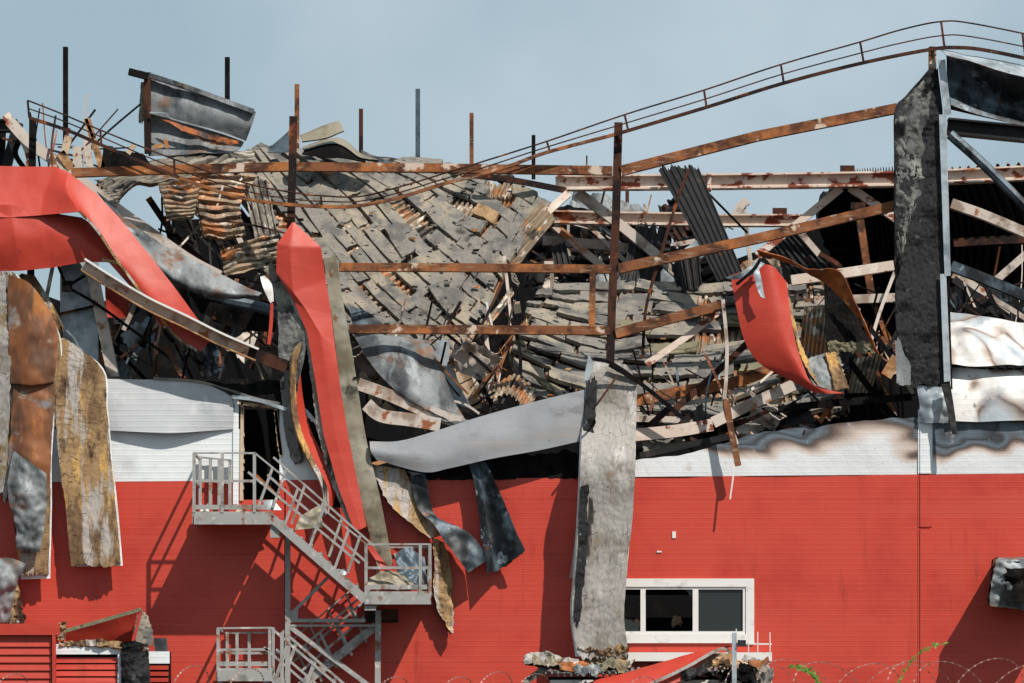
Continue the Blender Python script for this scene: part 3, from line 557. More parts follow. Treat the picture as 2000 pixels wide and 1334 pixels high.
# curled dark sheet, top right corner
r = root('curled_gutter_sheet', (2000, 240, -.3), 'curled dark steel sheet at the top right corner', 'metal sheet')
sheet('sheet_body', [[(1848, 108, -.5), (1900, 122, -.55), (1960, 140, -.6), (2060, 165, -.6)], [(1850, 155, .05), (1905, 175, .0), (1960, 200, 0), (2060, 220, 0)], [(1858, 204, -.25), (1905, 222, -.2), (1960, 236, -.2), (2060, 258, -.2)]], (50, 30), .012, ('bluesteel', 'galv'), crum=.02, parent=r)
sheet('sheet_lip', [[(1836, 97, 0), (1890, 106, .1), (1950, 117, .1), (2060, 140, .1)], [(1848, 110, -.5), (1900, 122, -.55), (1960, 141, -.6), (2060, 166, -.6)]], (50, 8), .012, ('galvpale', 'orange'), crum=.03, parent=r)
# heat stained sheets, right edge
sheet('stained_metal_sheet', [[(1856, 608, .5), (1900, 612, .4), (1950, 622, .3), (2060, 640, .3)], [(1855, 660, .1), (1900, 665, -.05), (1950, 668, .1), (2060, 676, .25)], [(1857, 712, -.15), (1900, 716, -.15), (1950, 714, -.1), (2060, 712, -.1)]], (50, 24), .02, ('burnt2', 'char'), crum=.07, cs=1.2, label='heat stained white sheet with a dark fold, upper one at the right edge', cat='metal sheet')
sheet('stained_metal_sheet', [[(1856, 716, .05), (1910, 720, .05), (1960, 722, .08), (2060, 722, .08)], [(1856, 770, -.12), (1910, 772, -.05), (1960, 772, -.1), (2060, 770, -.1)], [(1856, 822, -.13), (1910, 824, -.1), (1960, 822, -.12), (2060, 820, -.12)]], (50, 24), .02, ('burnt2', 'char'), crum=.04, cs=1.0, label='heat stained white sheet just above the wall band at the right edge', cat='metal sheet')
# red curved panel, centre right
r = root('curved_red_panel', (1600, 768, -.4), 'curved red wall panel hanging right of centre, curled at the bottom', 'wall panel')
sheet('red_skin', [[(1427, 538, -.3), (1470, 524, -.34), (1505, 518, -.38), (1536, 550, -.2)], [(1438, 600, -.36), (1480, 600, -.42), (1515, 600, -.46), (1544, 612, -.38)], [(1454, 665, -.34), (1490, 660, -.42), (1526, 655, -.48), (1553, 665, -.42)], [(1484, 710, -.3), (1520, 706, -.4), (1548, 702, -.48), (1568, 712, -.44)], [(1535, 738, -.3), (1556, 740, -.4), (1574, 744, -.46), (1590, 752, -.46)], [(1592, 768, -.3), (1604, 768, -.4), (1618, 769, -.44), (1650, 768, -.4)]], (30, 70), .012, ('redskin', 'char'), parent=r, crum=.012)
sheet('wool_edge', [[(1534, 552, -.02), (1538, 552, .05)], [(1544, 612, -.26), (1549, 612, -.1)], [(1556, 665, -.26), (1562, 665, -.1)], [(1572, 712, -.3), (1580, 705, -.1)], [(1602, 760, -.25), (1612, 745, -.1)]], (4, 70), .02, ('wyell',), fine=.02, parent=r)
sheet('curled_back', [[(1566, 706, -.1), (1600, 692, 0), (1640, 688, .05)], [(1580, 735, -.25), (1615, 728, -.15), (1648, 725, -.1)], [(1600, 764, -.3), (1625, 764, -.28), (1656, 762, -.25)]], (30, 24), .02, ('galv', 'char'), crum=.05, cs=3, rag=(0, .15, .1, 0), parent=r)
sheet('wool_rim', [[(1612, 690, -.08), (1632, 686, -.02)], [(1622, 725, -.22), (1646, 722, -.15)], [(1630, 762, -.34), (1658, 758, -.3)]], (12, 30), .06, ('wyell',), rag=(.1, .1, .1, .1), fine=.03, parent=r)
sheet('folded_red_tip', [[(1470, 518, -.1), (1492, 500, .05)], [(1505, 515, -.22), (1534, 550, -.05)]], (6, 8), .01, ('char',), parent=r)
sheet('curled_white_scrap', [[(1418, 543, -.5), (1450, 530, -.6), (1480, 508, -.6)], [(1428, 547, -.5), (1462, 541, -.6), (1494, 515, -.6)]], (20, 6), .01, ('galvpale',), crum=.03, cs=4, label='curled white strip across the top of the curved red panel', cat='metal scrap')
sheet('curled_white_scrap', [[(1470, 528, -.62), (1482, 524, -.62)], [(1478, 560, -.7), (1489, 552, -.7)], [(1486, 580, -.7), (1493, 584, -.62)]], (6, 20), .01, ('galvpale',), crum=.03, cs=4, label='small white tongue hanging over the curved red panel', cat='metal scrap')
tie([(1438, 556, -.6), (1470, 528, -.65), (1486, 505, -.6)], 6, 'char', 'black burnt stick lying over the top of the curved red panel', 'stick', name='burnt_stick')
sheet('torn_orange_sheet', [[(1478, 487, -.4), (1484, 497, -.2)], [(1530, 500, -.4), (1548, 517, -.25)], [(1575, 523, -.4), (1600, 545, -.15)], [(1640, 530, -.3), (1622, 562, -.1)], [(1668, 585, -.3), (1650, 590, -.1)], [(1695, 640, -.3), (1682, 628, -.1)], [(1716, 690, -.3), (1708, 686, -.2)]], (8, 90), .012, ('orange', 'orange'), crum=.04, cs=2, rag=(.06, .06, 0, 0), label='twisted orange rusty sheet arching over the dark panel', cat='metal sheet')
r = sandwich([(1610, 552, .1), (1612, 620, .1), (1616, 684, 0)], [(1640, 556, .1), (1684, 640, .1), (1710, 686, 0)], 'char', 'dark', 'dark scorched panel beneath the twisted orange sheet', (30, 40), .06, 0, 0, (.05, .05, .05, .05), .03, .02)
sheet('wool_fringe', [[(1616, 668, -.06), (1708, 668, -.06)], [(1618, 688, -.02), (1712, 690, -.02)]], (50, 10), .05, ('slabold',), rag=(0, 0, .3, .5), fine=.03, parent=r)
# white folded sheet
sheet('folded_white_sheet', [[(722, 862, -.35), (780, 861, -.4), (850, 842, -.42), (930, 816, -.42), (1030, 788, -.4), (1141, 761, -.35)], [(724, 880, -.42), (800, 892, -.5), (860, 888, -.52), (950, 860, -.5), (1040, 840, -.44), (1140, 812, -.38)], [(735, 898, -.4), (826, 922, -.48), (880, 914, -.5), (960, 896, -.48), (1050, 880, -.42), (1136, 861, -.38)]], (80, 24), .02, ('greysheet', 'char', 'frame'), crum=.012, cs=.8, label='long pale sheet sagging from the red strips to the pale panel', cat='metal sheet')
# the tall red strip in the middle
r = root('twisted_red_strip', (705, 1035, -.5), 'tall red twisted panel strip with a pointed folded top', 'wall panel')
sheet('red_skin', [[(571, 434, -.15), (573, 434, -.15), (577, 437, -.15)], [(541, 476, -.35), (566, 481, -.4), (627, 483, -.3)], [(539, 532, -.35), (572, 570, -.42), (636, 545, -.22)], [(574, 588, -.35), (596, 602, -.4), (647, 612, -.25)], [(600, 650, -.38), (626, 652, -.4), (655, 680, -.33)], [(615, 740, -.4), (640, 750, -.4), (664, 750, -.38)], [(632, 850, -.45), (655, 850, -.46), (680, 850, -.43)], [(660, 950, -.5), (680, 950, -.5), (700, 950, -.48)], [(692, 1036, -.58), (704, 1034, -.58), (716, 1028, -.56)]], (20, 130), .012, ('redskin', 'char'), parent=r, crum=.012, lin='uv')
sheet('wool_edge', [[(566, 582, -.25), (572, 588, -.3)], [(594, 650, -.3), (602, 652, -.35)], [(607, 740, -.3), (617, 740, -.35)], [(622, 850, -.35), (635, 850, -.4)], [(650, 950, -.4), (663, 950, -.45)], [(685, 1034, -.45), (695, 1036, -.5)]], (6, 140), .05, ('wpale',), rag=(.2, 0, 0, 0), fine=.03, parent=r)
sheet('folded_red_strip', [[(606, 655, -.1), (612, 655, -.1)], [(583, 700, -.3), (590, 700, -.1)], [(576, 760, -.35), (590, 762, -.1)], [(584, 830, -.35), (604, 830, -.1)], [(606, 890, -.4), (630, 888, -.2)], [(636, 950, -.45), (655, 946, -.25)], [(640, 1000, -.5), (652, 985, -.3)]], (8, 100), .012, ('redskin', 'char'), parent=r)
sheet('wool_edge', [[(600, 652, -.2), (610, 655, -.2)], [(574, 690, -.4), (584, 694, -.3)], [(567, 760, -.42), (578, 760, -.35)], [(575, 830, -.42), (586, 830, -.35)], [(598, 890, -.45), (609, 890, -.4)], [(628, 950, -.5), (639, 950, -.45)], [(632, 1010, -.5), (643, 1000, -.5)]], (6, 120), .05, ('wyell',), fine=.02, parent=r)
sheet('shaded_hollow', [[(590, 600, -.05), (600, 600, -.02)], [(585, 700, -.0), (612, 700, .05)], [(590, 800, -.0), (625, 800, .05)], [(620, 900, -.1), (645, 900, 0)], [(650, 990, -.2), (672, 990, -.1)]], (8, 60), .03, ('char',), fine=.02, parent=r)  # black sheet laid in as the shade inside the hollow
sandwich([(528, 545, .0), (541, 600, -.1), (543, 680, -.15), (548, 760, -.15), (556, 830, -.1), (566, 900, 0)], [(570, 545, -.1), (592, 610, -.3), (594, 680, -.35), (576, 760, -.35), (578, 830, -.3), (586, 900, -.2)], 'wgrey', 'galv', 'sooty grey wool panel along the left of the tall red strip', (24, 110), .07, 2, 0, (.04, .04, .05, .05), .05, .015)
sheet('small_red_strip', [[(528, 592, -.2), (534, 592, -.2)], [(526, 630, -.2), (533, 630, -.2)], [(522, 672, -.2), (528, 674, -.2)]], (4, 20), .01, ('redskin',), label='thin red sliver hanging left of the tall red strip', cat='metal scrap')
sheet('white_scrap', [[(508, 540, -.3), (517, 538, -.3)], [(515, 565, -.35), (531, 556, -.3)], [(528, 592, -.3), (535, 588, -.3)]], (6, 14), .015, ('frame',), crum=.03, cs=4, label='small white folded scrap left of the tall red strip', cat='metal scrap')
sheet('white_scrap', [[(515, 528, -.1), (530, 510, -.1)], [(534, 550, -.1), (545, 545, -.1)]], (10, 10), .05, ('slab',), fine=.03, label='grey wool chunk by the shoulder of the tall red strip', cat='wool chunk')
# olive flat strip right of it
sheet('olive_metal_strip', [[(632, 506, -.1), (656, 498, -.1)], [(646, 600, -.15), (672, 600, -.15)], [(658, 700, -.2), (690, 700, -.2)], [(676, 850, -.25), (714, 850, -.25)], [(706, 980, -.35), (742, 970, -.35)], [(738, 1110, -.45), (768, 1104, -.45)]], (14, 140), .03, ('olive', 'char', 'rustdark'), crum=.02, cs=2, label='long olive grey metal strip leaning beside the tall red strip', cat='metal strip')
tie([(690, 738, -.22), (700, 737, -.22)], 3, 'char', 'small clip line across the olive grey strip', 'clip', name='metal_clip')
# strips under the white sheet
sheet('scorched_wool_strip', [[(722, 905, -.15), (790, 918, -.1)], [(752, 970, -.3), (810, 960, -.2)], [(780, 1005, -.35), (845, 1010, -.2)], [(840, 1050, -.35), (862, 1045, -.2)]], (24, 60), .03, ('wyell', 'char'), crum=.06, cs=2, fine=.01, rag=(.1, .05, 0, 0), label='scorched tan strip curving down under the white sheet', cat='panel strip')
sheet('scorched_wool_strip', [[(846, 1050, -.3), (868, 1060, -.2)], [(848, 1110, -.3), (880, 1105, -.15)], [(850, 1170, -.3), (882, 1165, -.15)], [(868, 1215, -.3), (886, 1212, -.15)], [(884, 1236, -.3), (888, 1236, -.2)]], (14, 70), .04, ('wyell', 'char'), crum=.05, cs=3, rag=(.15, .1, 0, 0), fine=.03, label='ragged tan wool strip hanging right of the stair landing', cat='panel strip')
sheet('blue_metal_strip', [[(800, 930, -0.27), (830, 925, -0.24)], [(815, 990, -0.32), (850, 1005, -0.27)], [(850, 1030, -0.42), (900, 1030, -0.32)], [(890, 1085, -0.52), (935, 1060, -0.42)], [(915, 1118, -0.52), (950, 1094, -0.52)]], (14, 60), .012, ('bluesteel', 'orange'), crum=.06, cs=2, label='blue grey metal strip bending down to the right over red wall', cat='metal strip')
sheet('blue_metal_strip', [[(915, 902, -0.32), (930, 900, -0.22), (950, 905, -0.32)], [(930, 960, -0.37), (946, 960, -0.22), (972, 955, -0.37)], [(938, 1030, -0.42), (958, 1030, -0.22), (1000, 1020, -0.42)], [(952, 1120, -0.47), (975, 1112, -0.24), (1000, 1098, -0.34), (1025, 1074, -0.47)]], (24, 80), .012, ('bluesteel', 'bluesteel'), crum=.04, cs=2, rag=(0, 0, 0, .02), label='dark blue folded sheet hanging open like a fan', cat='metal strip')
sheet('white_scrap', [[(795, 920, -.03), (825, 925, -.02)], [(815, 938, -.05), (835, 938, -.04)]], (8, 8), .01, ('galvpale',), label='small white corner beneath the sagging pale sheet', cat='metal scrap')

# ================================================================== left: the big red folded panel
r = root('crumpled_wall_cladding', (400, 685, -.5), 'huge red wall panel folded over and twisting down to the right, upper left', 'wall panel')
sheet('red_skin', [[(-60, 322, .05), (40, 325, .05), (108, 325, .02), (134, 336, -.02), (190, 380, -.1), (232, 425, -.2), (290, 495, -.3), (340, 560, -.38), (378, 612, -.45), (414, 662, -.5)],
                   [(-60, 372, -.12), (30, 374, -.1), (90, 372, -.12), (130, 372, -.34), (176, 425, -.36), (214, 470, -.44), (268, 538, -.5), (314, 592, -.5), (358, 644, -.5), (402, 675, -.5)],
                   [(-60, 424, -.34), (20, 424, -.34), (80, 420, -.3), (155, 414, -.5), (192, 452, -.5), (224, 500, -.52), (262, 556, -.5), (300, 604, -.5), (346, 660, -.5), (391, 688, -.5)]], (140, 28), .012, ('redskin', 'char'), crum=.015, cs=1.3, parent=r, lin='u')
sheet('lower_red_fold', [[(-60, 400, -.29), (20, 400, -.29), (80, 412, -.2), (160, 425, 0), (225, 470, 0), (280, 540, -.05), (345, 630, -.1)],
                         [(-60, 470, -.3), (30, 466, -.36), (92, 462, -.24), (165, 470, -.2), (222, 503, -.15), (272, 560, -.14), (330, 632, -.14)],
                         [(-60, 531, -.15), (40, 529, -.2), (100, 523, -.12), (163, 512, -.15), (212, 512, -.15), (262, 568, -.15), (318, 640, -.15)]], (120, 24), .012, ('redskin', 'char'), crum=.02, cs=1.2, parent=r, lin='u')
tie_ = [(155, 413, -.52), (190, 450, -.57), (232, 512, -.57), (295, 596, -.52), (345, 658, -.52), (390, 688, -.52)]
beam('wool_edge', tie_, 5, 'wyell', parent=r, dpx=6)
beam('wool_edge', [(200, 507, -.3), (250, 520, -.3), (285, 545, -.28), (310, 580, -.2)], 6, 'wyell', parent=r, dpx=6)
sheet('red_corner_piece', [[(205, 560, 1.5), (255, 575, 1.5)], [(208, 620, 1.5), (250, 622, 1.5)]], (10, 10), .02, ('redskin',), crum=.1, label='small red panel piece in the dark gap below the long channel beam', cat='wall panel')
LV = root('white_louvre', (235, 628, 2), 'small white slatted grille deep in the dark gap at left', 'grille')
for i in range(6):
    mb = MB(); mb.pbox(222, 608+i*4.4, 250, 610+i*4.4, 2, 2.03); mb.build('slat', 'frame', LV)
# galvanised sheets and channels left of centre
sheet('galvanised_sheet', [[(190, 375, .6), (260, 436, .4), (330, 482, .2), (410, 525, .1), (512, 572, .1)], [(240, 440, .0), (290, 500, -.1), (350, 548, -.15), (420, 570, -.1), (505, 578, .0)], [(270, 480, .2), (310, 540, .2), (360, 566, .2), (430, 582, .2), (508, 584, .2)]], (60, 20), .015, ('galv', 'char'), crum=.07, cs=1.5, label='blue grey buckled sheet tapering to the right under the white channel', cat='metal sheet')
tie([(20, 238, 1.2), (60, 280, 1.1), (130, 330, 1), (215, 398, .8), (290, 452, .7), (370, 508, .6), (430, 540, .6)], 21, 'whitesteel', 'long white channel running down right behind the big red panel', prof='C')
tie([(372, 568, .5), (440, 585, .5), (525, 605, .5), (545, 625, .5)], 22, 'bluesteel', 'dark rounded pipe lying under the tapering blue sheet', 'pipe', 'pipe', name='steel_pipe', twist=.3)
sheet('dark_crumpled_sheet', [[(370, 572, .9), (450, 578, .9), (530, 590, .9)], [(390, 610, .9), (460, 640, .9), (545, 650, .9)]], (40, 14), .02, ('char',), crum=.15, label='black crumpled sheet left of the tall red strip', cat='metal sheet')
r = root('long_channel_beam', (500, 700, -.6), 'long curved channel beam crossing the lower left, white with a rusty right end', 'beam')
CH = [(163, 515, -.6), (215, 548, -.62), (290, 592, -.62), (360, 625, -.6), (430, 660, -.55), (500, 690, -.4), (556, 712, -.2)]
beam('web', [(x, y+4, Y_) for x, y, Y_ in CH[:6]], 19, 'whitesteel', parent=r, dpx=4)
beam('rusty_end', [(484, 688, -.46), (520, 701, -.36), (560, 716, -.2)], 24, 'rustdark', parent=r, dpx=8, prof='C')
beam('top_flange', [(x+4, y-8, Y_-.12) for x, y, Y_ in CH[:6]], 4, 'frame', parent=r, dpx=22)  # lit top of the channel put into a whiter colour than the web
beam('bottom_flange', [(x-2, y+14, Y_-.12) for x, y, Y_ in CH[:6]], 3, 'board', parent=r, dpx=22)
tie([(13, 226, 1.4), (40, 262, 1.3), (58, 300, 1.2), (60, 330, 1.2)], 17, 'rustpatch', 'rusty white beam leaning at the far left under the rail')
tie([(-10, 245, 2), (10, 246, 2), (34, 246, 2)], 24, 'darksheet', 'black beam end at the left edge, level one', prof='I')
tie([(36, 240, 1.8), (22, 290, 1.8), (8, 345, 1.8)], 18, 'darksheet', 'black strut sloping down at the left edge', prof='C')
tie([(6, 236, 2.4), (2, 340, 2.4)], 12, 'char', 'black upright at the very left edge')
tie([(40, 270, 1.5), (30, 300, 1.5), (52, 335, 1.5)], 10, 'char', 'short black bar behind the left frame post')
for (x0, y0, x1, y1, wd, mt, lab) in (
  (134, 266, 126, 300, 15, 'beige', 'small upright white board under the rail, far left'),
  (118, 298, 140, 330, 17, 'board', 'short tan board leaning left of the shadowed boards'),
  (150, 286, 152, 330, 17, 'whitesteel', 'grey upright board between the tan and white ones'),
  (168, 265, 176, 330, 14, 'whitesteel', 'narrow white board in front of the crossed boards'),
  (170, 232, 200, 330, 13, 'board', 'tallest crossed board leaning to the left'),
  (182, 270, 168, 232, 6, 'rust', 'small rusty stick topping the crossed boards'),
  (250, 300, 262, 283, 10, 'beige', 'pale block on the rail before the buckled sheet'),
  (322, 272, 328, 290, 7, 'board', 'short tan stick under the buckled metal sheet'),
  (300, 288, 318, 284, 9, 'board', 'flat tan chip under the buckled metal sheet'),
  (100, 305, 112, 330, 9, 'rust', 'rusty chip behind the left end of the red panel'),
  (212, 285, 206, 330, 18, 'char', 'black board right of the crossed boards')):
    tie([(x0, y0, .9), (x1, y1, .9)], wd, mt, lab, 'board', name='broken_board', dpx=5)
sheet('dark_crumpled_sheet', [[(200, 290, 1.5), (280, 300, 1.5)], [(210, 325, 1.5), (300, 330, 1.5)]], (20, 10), .02, ('char',), crum=.1, label='black crumpled sheet under the left sloping rail', cat='metal sheet')
# buckled sheet on the ridge
r = root('buckled_roof_sheet', (480, 285, 3), 'buckled grey sheet standing up against the sky on a black post', 'metal sheet')
beam('post', [(288, 142, 2.8), (288, 230, 2.8), (289, 300, 2.8)], 13, 'rustdark', parent=r)
sheet('upper_sheet', [[(290, 152, 2.95), (360, 174, 2.95), (430, 196, 2.9), (500, 219, 2.8)], [(290, 190, 2.85), (360, 206, 2.8), (430, 226, 2.75), (491, 246, 2.7)], [(292, 222, 2.88), (350, 236, 2.85), (420, 256, 2.85), (480, 276, 2.85)]], (40, 20), .012, ('galv', 'char'), crum=.035, cs=2, parent=r)
sheet('lower_sheet', [[(292, 218, 2.95), (350, 232, 2.9), (420, 250, 2.9), (480, 270, 2.9)], [(292, 250, 3.1), (350, 262, 3.05), (420, 278, 3), (470, 288, 2.95)], [(290, 305, 2.9), (350, 302, 2.8), (400, 300, 2.8), (450, 298, 2.8)]], (40, 20), .012, ('galv', 'char'), crum=.05, cs=1.5, parent=r)
sheet('rusty_flap', [[(318, 232, 2.78), (400, 258, 2.75), (470, 278, 2.75)], [(330, 240, 2.75), (395, 275, 2.7), (440, 285, 2.72)]], (30, 8), .01, ('orange', 'char'), crum=.04, cs=3, rag=(.1, .1, .2, .5), parent=r)
beam('top_channel', [(252, 138, 2.8), (300, 150, 2.8), (380, 176, 2.8), (440, 198, 2.75), (495, 218, 2.7)], 9, 'galv', parent=r, prof='C', dpx=14)
beam('top_channel', [(252, 140, 2.7), (290, 150, 2.7)], 13, 'char', parent=r, prof='C')
sheet('wool_edge', [[(275, 160, 2.9), (282, 160, 2.9)], [(270, 238, 2.9), (281, 240, 2.9)]], (6, 24), .05, ('slab',), fine=.03, rag=(.2, 0, 0, .2), parent=r)
beam('wavy_rim', [(293, 220, 2.65), (325, 222, 2.6), (335, 232, 2.6), (400, 250, 2.6), (440, 262, 2.6), (478, 276, 2.6)], 3, 'galvpale', parent=r)
# bent scraps on the ridge
sheet('bent_metal_scrap', [[(524, 290, 5.5), (545, 272, 5.5), (565, 254, 5.5)], [(524, 296, 5.4), (550, 298, 5.4), (572, 295, 5.4)]], (16, 10), .02, ('bluesteel', 'char'), crum=.04, label='blue grey triangular scrap left of the frame post top', cat='metal scrap')
sheet('bent_metal_scrap', [[(586, 266, 5), (625, 250, 5), (663, 236, 5)], [(590, 278, 4.8), (635, 270, 4.7), (672, 256, 4.8)]], (20, 10), .03, ('olive', 'char'), crum=.05, label='curled olive scrap pointing up right on the ridge', cat='metal scrap')
sheet('bent_metal_scrap', [[(590, 285, 5.5), (640, 271, 5.5), (672, 274, 5.5), (705, 300, 5.5), (740, 312, 5.5)], [(594, 291, 5.0), (640, 280, 5.0), (668, 283, 5.0), (700, 306, 5), (722, 312, 5)]], (40, 6), .05, ('olive', 'char'), crum=.03, label='arched scrap with a black hollow on the ridge', cat='metal scrap')
sheet('arch_shade_sheet', [[(595, 291, 5.9), (640, 280, 5.9), (668, 283, 5.9), (712, 312, 5.9)], [(590, 300, 5.8), (640, 308, 5.8), (668, 308, 5.8), (715, 316, 5.8)]], (12, 4), .03, ('dark',), label='black sheet standing in for the shade beneath the arched scrap', cat='metal sheet')  # shade under the arch made as a black sheet
sheet('bent_metal_scrap', [[(705, 292, 6.5), (755, 312, 6.5)], [(712, 315, 6.4), (770, 318, 6.4)]], (14, 8), .02, ('bluesteel',), crum=.05, label='low grey scrap at the foot of the short dark post', cat='metal scrap')
# ================================================================== hanging panels at the left edge
sandwich([(112, 655, -.25), (108, 720, -.3), (108, 800, -.35), (114, 880, -.38), (126, 980, -.4), (138, 1106, -.42)],
         [(140, 668, -.25), (200, 722, -.3), (208, 800, -.35), (214, 880, -.38), (225, 980, -.4), (236, 1104, -.42)], 'wyell', 'white',
         'yellow brown torn wool panel hanging second from the left', (36, 170), .1, 0, 3, (.04, .03, .03, .02), .04, .012)
r = sandwich([(0, 530, -.35), (2, 640, -.35), (8, 760, -.38), (10, 880, -.4), (24, 1000, -.4), (40, 1122, -.42)],
         [(30, 535, -.35), (112, 650, -.35), (108, 760, -.38), (98, 880, -.4), (97, 1000, -.4), (94, 1120, -.42)], 'wyell', 'white',
         'rust orange panel hanging far left with blue steel at its foot', (30, 150), .1, 0, 3, (.04, .03, .03, .02), .04, .012, ext=9)
sheet('rusty_sheet', [[(14, 536, -.5), (60, 555, -.55), (100, 610, -.42)], [(18, 640, -.5), (66, 650, -.58), (113, 655, -.45)], [(20, 742, -.5), (64, 746, -.62), (106, 740, -.48)], [(26, 752, -.45), (64, 760, -.5), (104, 752, -.45)], [(20, 850, -.5), (60, 860, -.6), (100, 850, -.48)], [(16, 940, -.5), (60, 940, -.62), (98, 930, -.48)], [(40, 1080, -.5), (55, 1078, -.6), (78, 1060, -.5)]], (40, 130), .015, ('rustsheet', 'char'), crum=.035, cs=2, parent=r, rag=(.05, .03, 0, 0))
sheet('steel_patch', [[(26, 880, -.63), (55, 900, -.68), (90, 925, -.6)], [(14, 960, -.62), (55, 970, -.7), (92, 985, -.6)], [(30, 1020, -.6), (60, 1020, -.72), (88, 1020, -.6)], [(32, 1072, -.6), (55, 1078, -.68), (78, 1078, -.6)]], (24, 40), .012, ('galv', 'char'), crum=.08, cs=3, parent=r)
sandwich([(-60, 545, -.45), (-60, 700, -.45), (-60, 880, -.5)], [(12, 535, -.45), (19, 700, -.48), (12, 980, -.5)], 'wpale', 'galv', 'pale ragged wool strip cut off by the left edge', (20, 110), .1, 0, 1, (.03, .1, .03, .05), .05, .018)
sheet('crumpled_grey_sheet', [[(-40, 1098, -.6), (10, 1088, -.7), (50, 1100, -.6)], [(-40, 1150, -.5), (0, 1150, -.75), (30, 1150, -.6)], [(-40, 1216, -.5), (0, 1216, -.6), (18, 1216, -.5)]], (30, 30), .015, ('galv', 'char'), crum=.12, cs=2.5, label='crumpled grey sheet low at the left edge above the louvred box', cat='metal sheet')
sheet('wool_chunk', [[(18, 1130, -.3), (34, 1130, -.3)], [(10, 1217, -.4), (50, 1217, -.3)]], (14, 30), .1, ('wyell',), rag=(.2, .3, .1, .1), fine=.04, label='brown wool chunk beside the crumpled grey sheet', cat='wool chunk')
# pale sheet + post inside the gap
sheet('pale_upright_sheet', [[(118, 512, .6), (192, 512, .6)], [(118, 620, .6), (192, 620, .6)], [(130, 745, .6), (192, 745, .6)]], (16, 30), .02, ('galvpale', 'char'), crum=.05, cs=1.5, label='pale grey upright sheet behind the start of the long channel beam', cat='metal sheet')
tie([(180, 530, .4), (198, 620, .4), (222, 738, .4)], 22, 'whitesteel', 'rust flecked pale post leaning in the gap left of the white wall', 'post', name='leaning_post')
r = root('joined_black_braces', (352, 715, .2), 'thin black cross braces bolted together below the big red panel', 'brace')
for q in (((112, 515), (130, 560)), ((166, 538), (130, 560)), ((130, 560), (205, 605), (352, 715))): beam('bar', [(x, y, .2) for x, y in q], 5.5, 'char', parent=r)
mb = MB(); mb.pbox(121, 548, 140, 570, .12, .18); mb.build('gusset_plate', 'char', r)
tie([(95, 618, .5), (184, 598, .5)], 5, 'rustdark', 'thin brown bar between the rusty panel and the pale sheet', 'bar', name='steel_bar')
tie([(103, 520, .5), (86, 605, .5)], 7, 'whitesteel', 'thin pale bar before the gap of sky at left', 'bar', name='steel_bar')
sandwich([(30, 536, .3), (80, 600, .3), (118, 680, .2)], [(66, 536, .3), (100, 590, .3), (122, 640, .2)], 'wyell', 'char', 'tan panel edge sloping behind the rust orange panel', (14, 40), .08, 0, 0, (.05, .05, .05, .05), .04, .03)
# loose white sheet hanging over the white wall
r = root('loose_white_sheet', (330, 842, -.1), 'loose pale ribbed sheet hooked over the white wall top, left of the door', 'wall sheet')
sheet('sheet_body', [[(208, 740, -.02), (260, 741, -.02), (330, 742, -.03), (385, 745, -.04), (430, 762, -.06), (452, 775, -.06)], [(212, 790, -.08), (260, 792, -.1), (330, 792, -.12), (400, 795, -.12), (452, 795, -.08)][:5]+[(456, 795, -.08)], [(214, 841, -.1), (260, 843, -.16), (330, 846, -.2), (385, 843, -.14), (430, 840, -.06), (456, 838, -.04)]], (60, 30), .012, ('whitegrey', 'char'), crum=.01, parent=r)
sheet('sooty_top', [[(300, 738, .05), (400, 742, .05), (480, 740, .05), (556, 744, .05)], [(330, 743, 0), (420, 750, 0), (490, 775, 0), (570, 790, 0)]], (60, 10), .04, ('char',), crum=.06, fine=.02, parent=r)
beam('wool_edge', [(300, 739, -.05), (380, 744, -.06), (430, 756, -.08), (500, 778, -.1), (548, 788, -.1)], 4, 'slab', parent=r)
tie([(455, 775, -.15), (505, 782, -.18), (560, 800, -.2)], 7, 'galvpale', 'thin bent white trim over the ragged door opening', 'trim', name='bent_trim')

# ================================================================== fire escape
ST = root('steel_staircase', (640, 1684, -.7), 'weathered white steel fire stair zigzagging down the red wall', 'stairs')
FY, BY = -1.35, -.12
def sb(name, pts, w, d=None, prof='box', mat='stair', p=None): return beam(name, pts, w, mat, parent=p or ST, prof=prof, dpx=d, straight=True)
def railing(name, tops, drop, posts, Y, mids=(.47,), w=3.4, pw=6, lean=0):
    a0 = tops[0]; r = sb(name, [(x, y, Y) for x, y in tops], w)
    for m in mids: sb('middle_bar', [(x-lean*m, y+drop*m, Y) for x, y in tops], 5, 3, p=r)
    for x, y in posts: sb('baluster', [(x, y, Y+.01), (x-lean, y+drop, Y+.01)], pw, 5, p=r)
    return r
def landing(x0, x1, y, Ya, Yb, name='landing'):
    mb = MB(); mb.pbox(x0, y-1, x1, y+4, Ya, Yb, 0); o = mb.build(name, 'stair', ST)
    sb('edge_beam', [(x0, y+14, Ya), (x1, y+14, Ya)], 21, 8, 'C'); sb('edge_beam', [(x0, y+14, Yb-.05), (x1, y+14, Yb-.05)], 21, 8, 'C')
    mb = MB(); a = P((x0, y+23, Ya)); b = P((x0+6, y+5, Yb)); mb.box((a.x, Ya, a.z), (b.x, Yb, b.z)); mb.build('side_beam', 'stair', ST)
    mb = MB(); mb.pbox(x0+2, y-14, x1-8, y-5, Ya+.01, Ya+.03); mb.build('toe_board', 'stair', ST)
    return o
landing(379, 530, 1000, FY, BY)
railing('railing', [(378, 885), (500, 885)], 116, [(379, 885), (434, 885), (497, 885)], FY)
railing('railing', [(388, 893), (452, 899)], 94, [(391, 893), (411, 895), (428, 897), (449, 899)], BY, pw=6)
for zy in (0, 54):
    mb = MB(); a = P((379, 885+zy, FY)); mb.box((a.x-.02, FY, a.z-.03), (a.x+.02, BY, a.z+.02)); mb.build('side_rail', 'stair', ST)
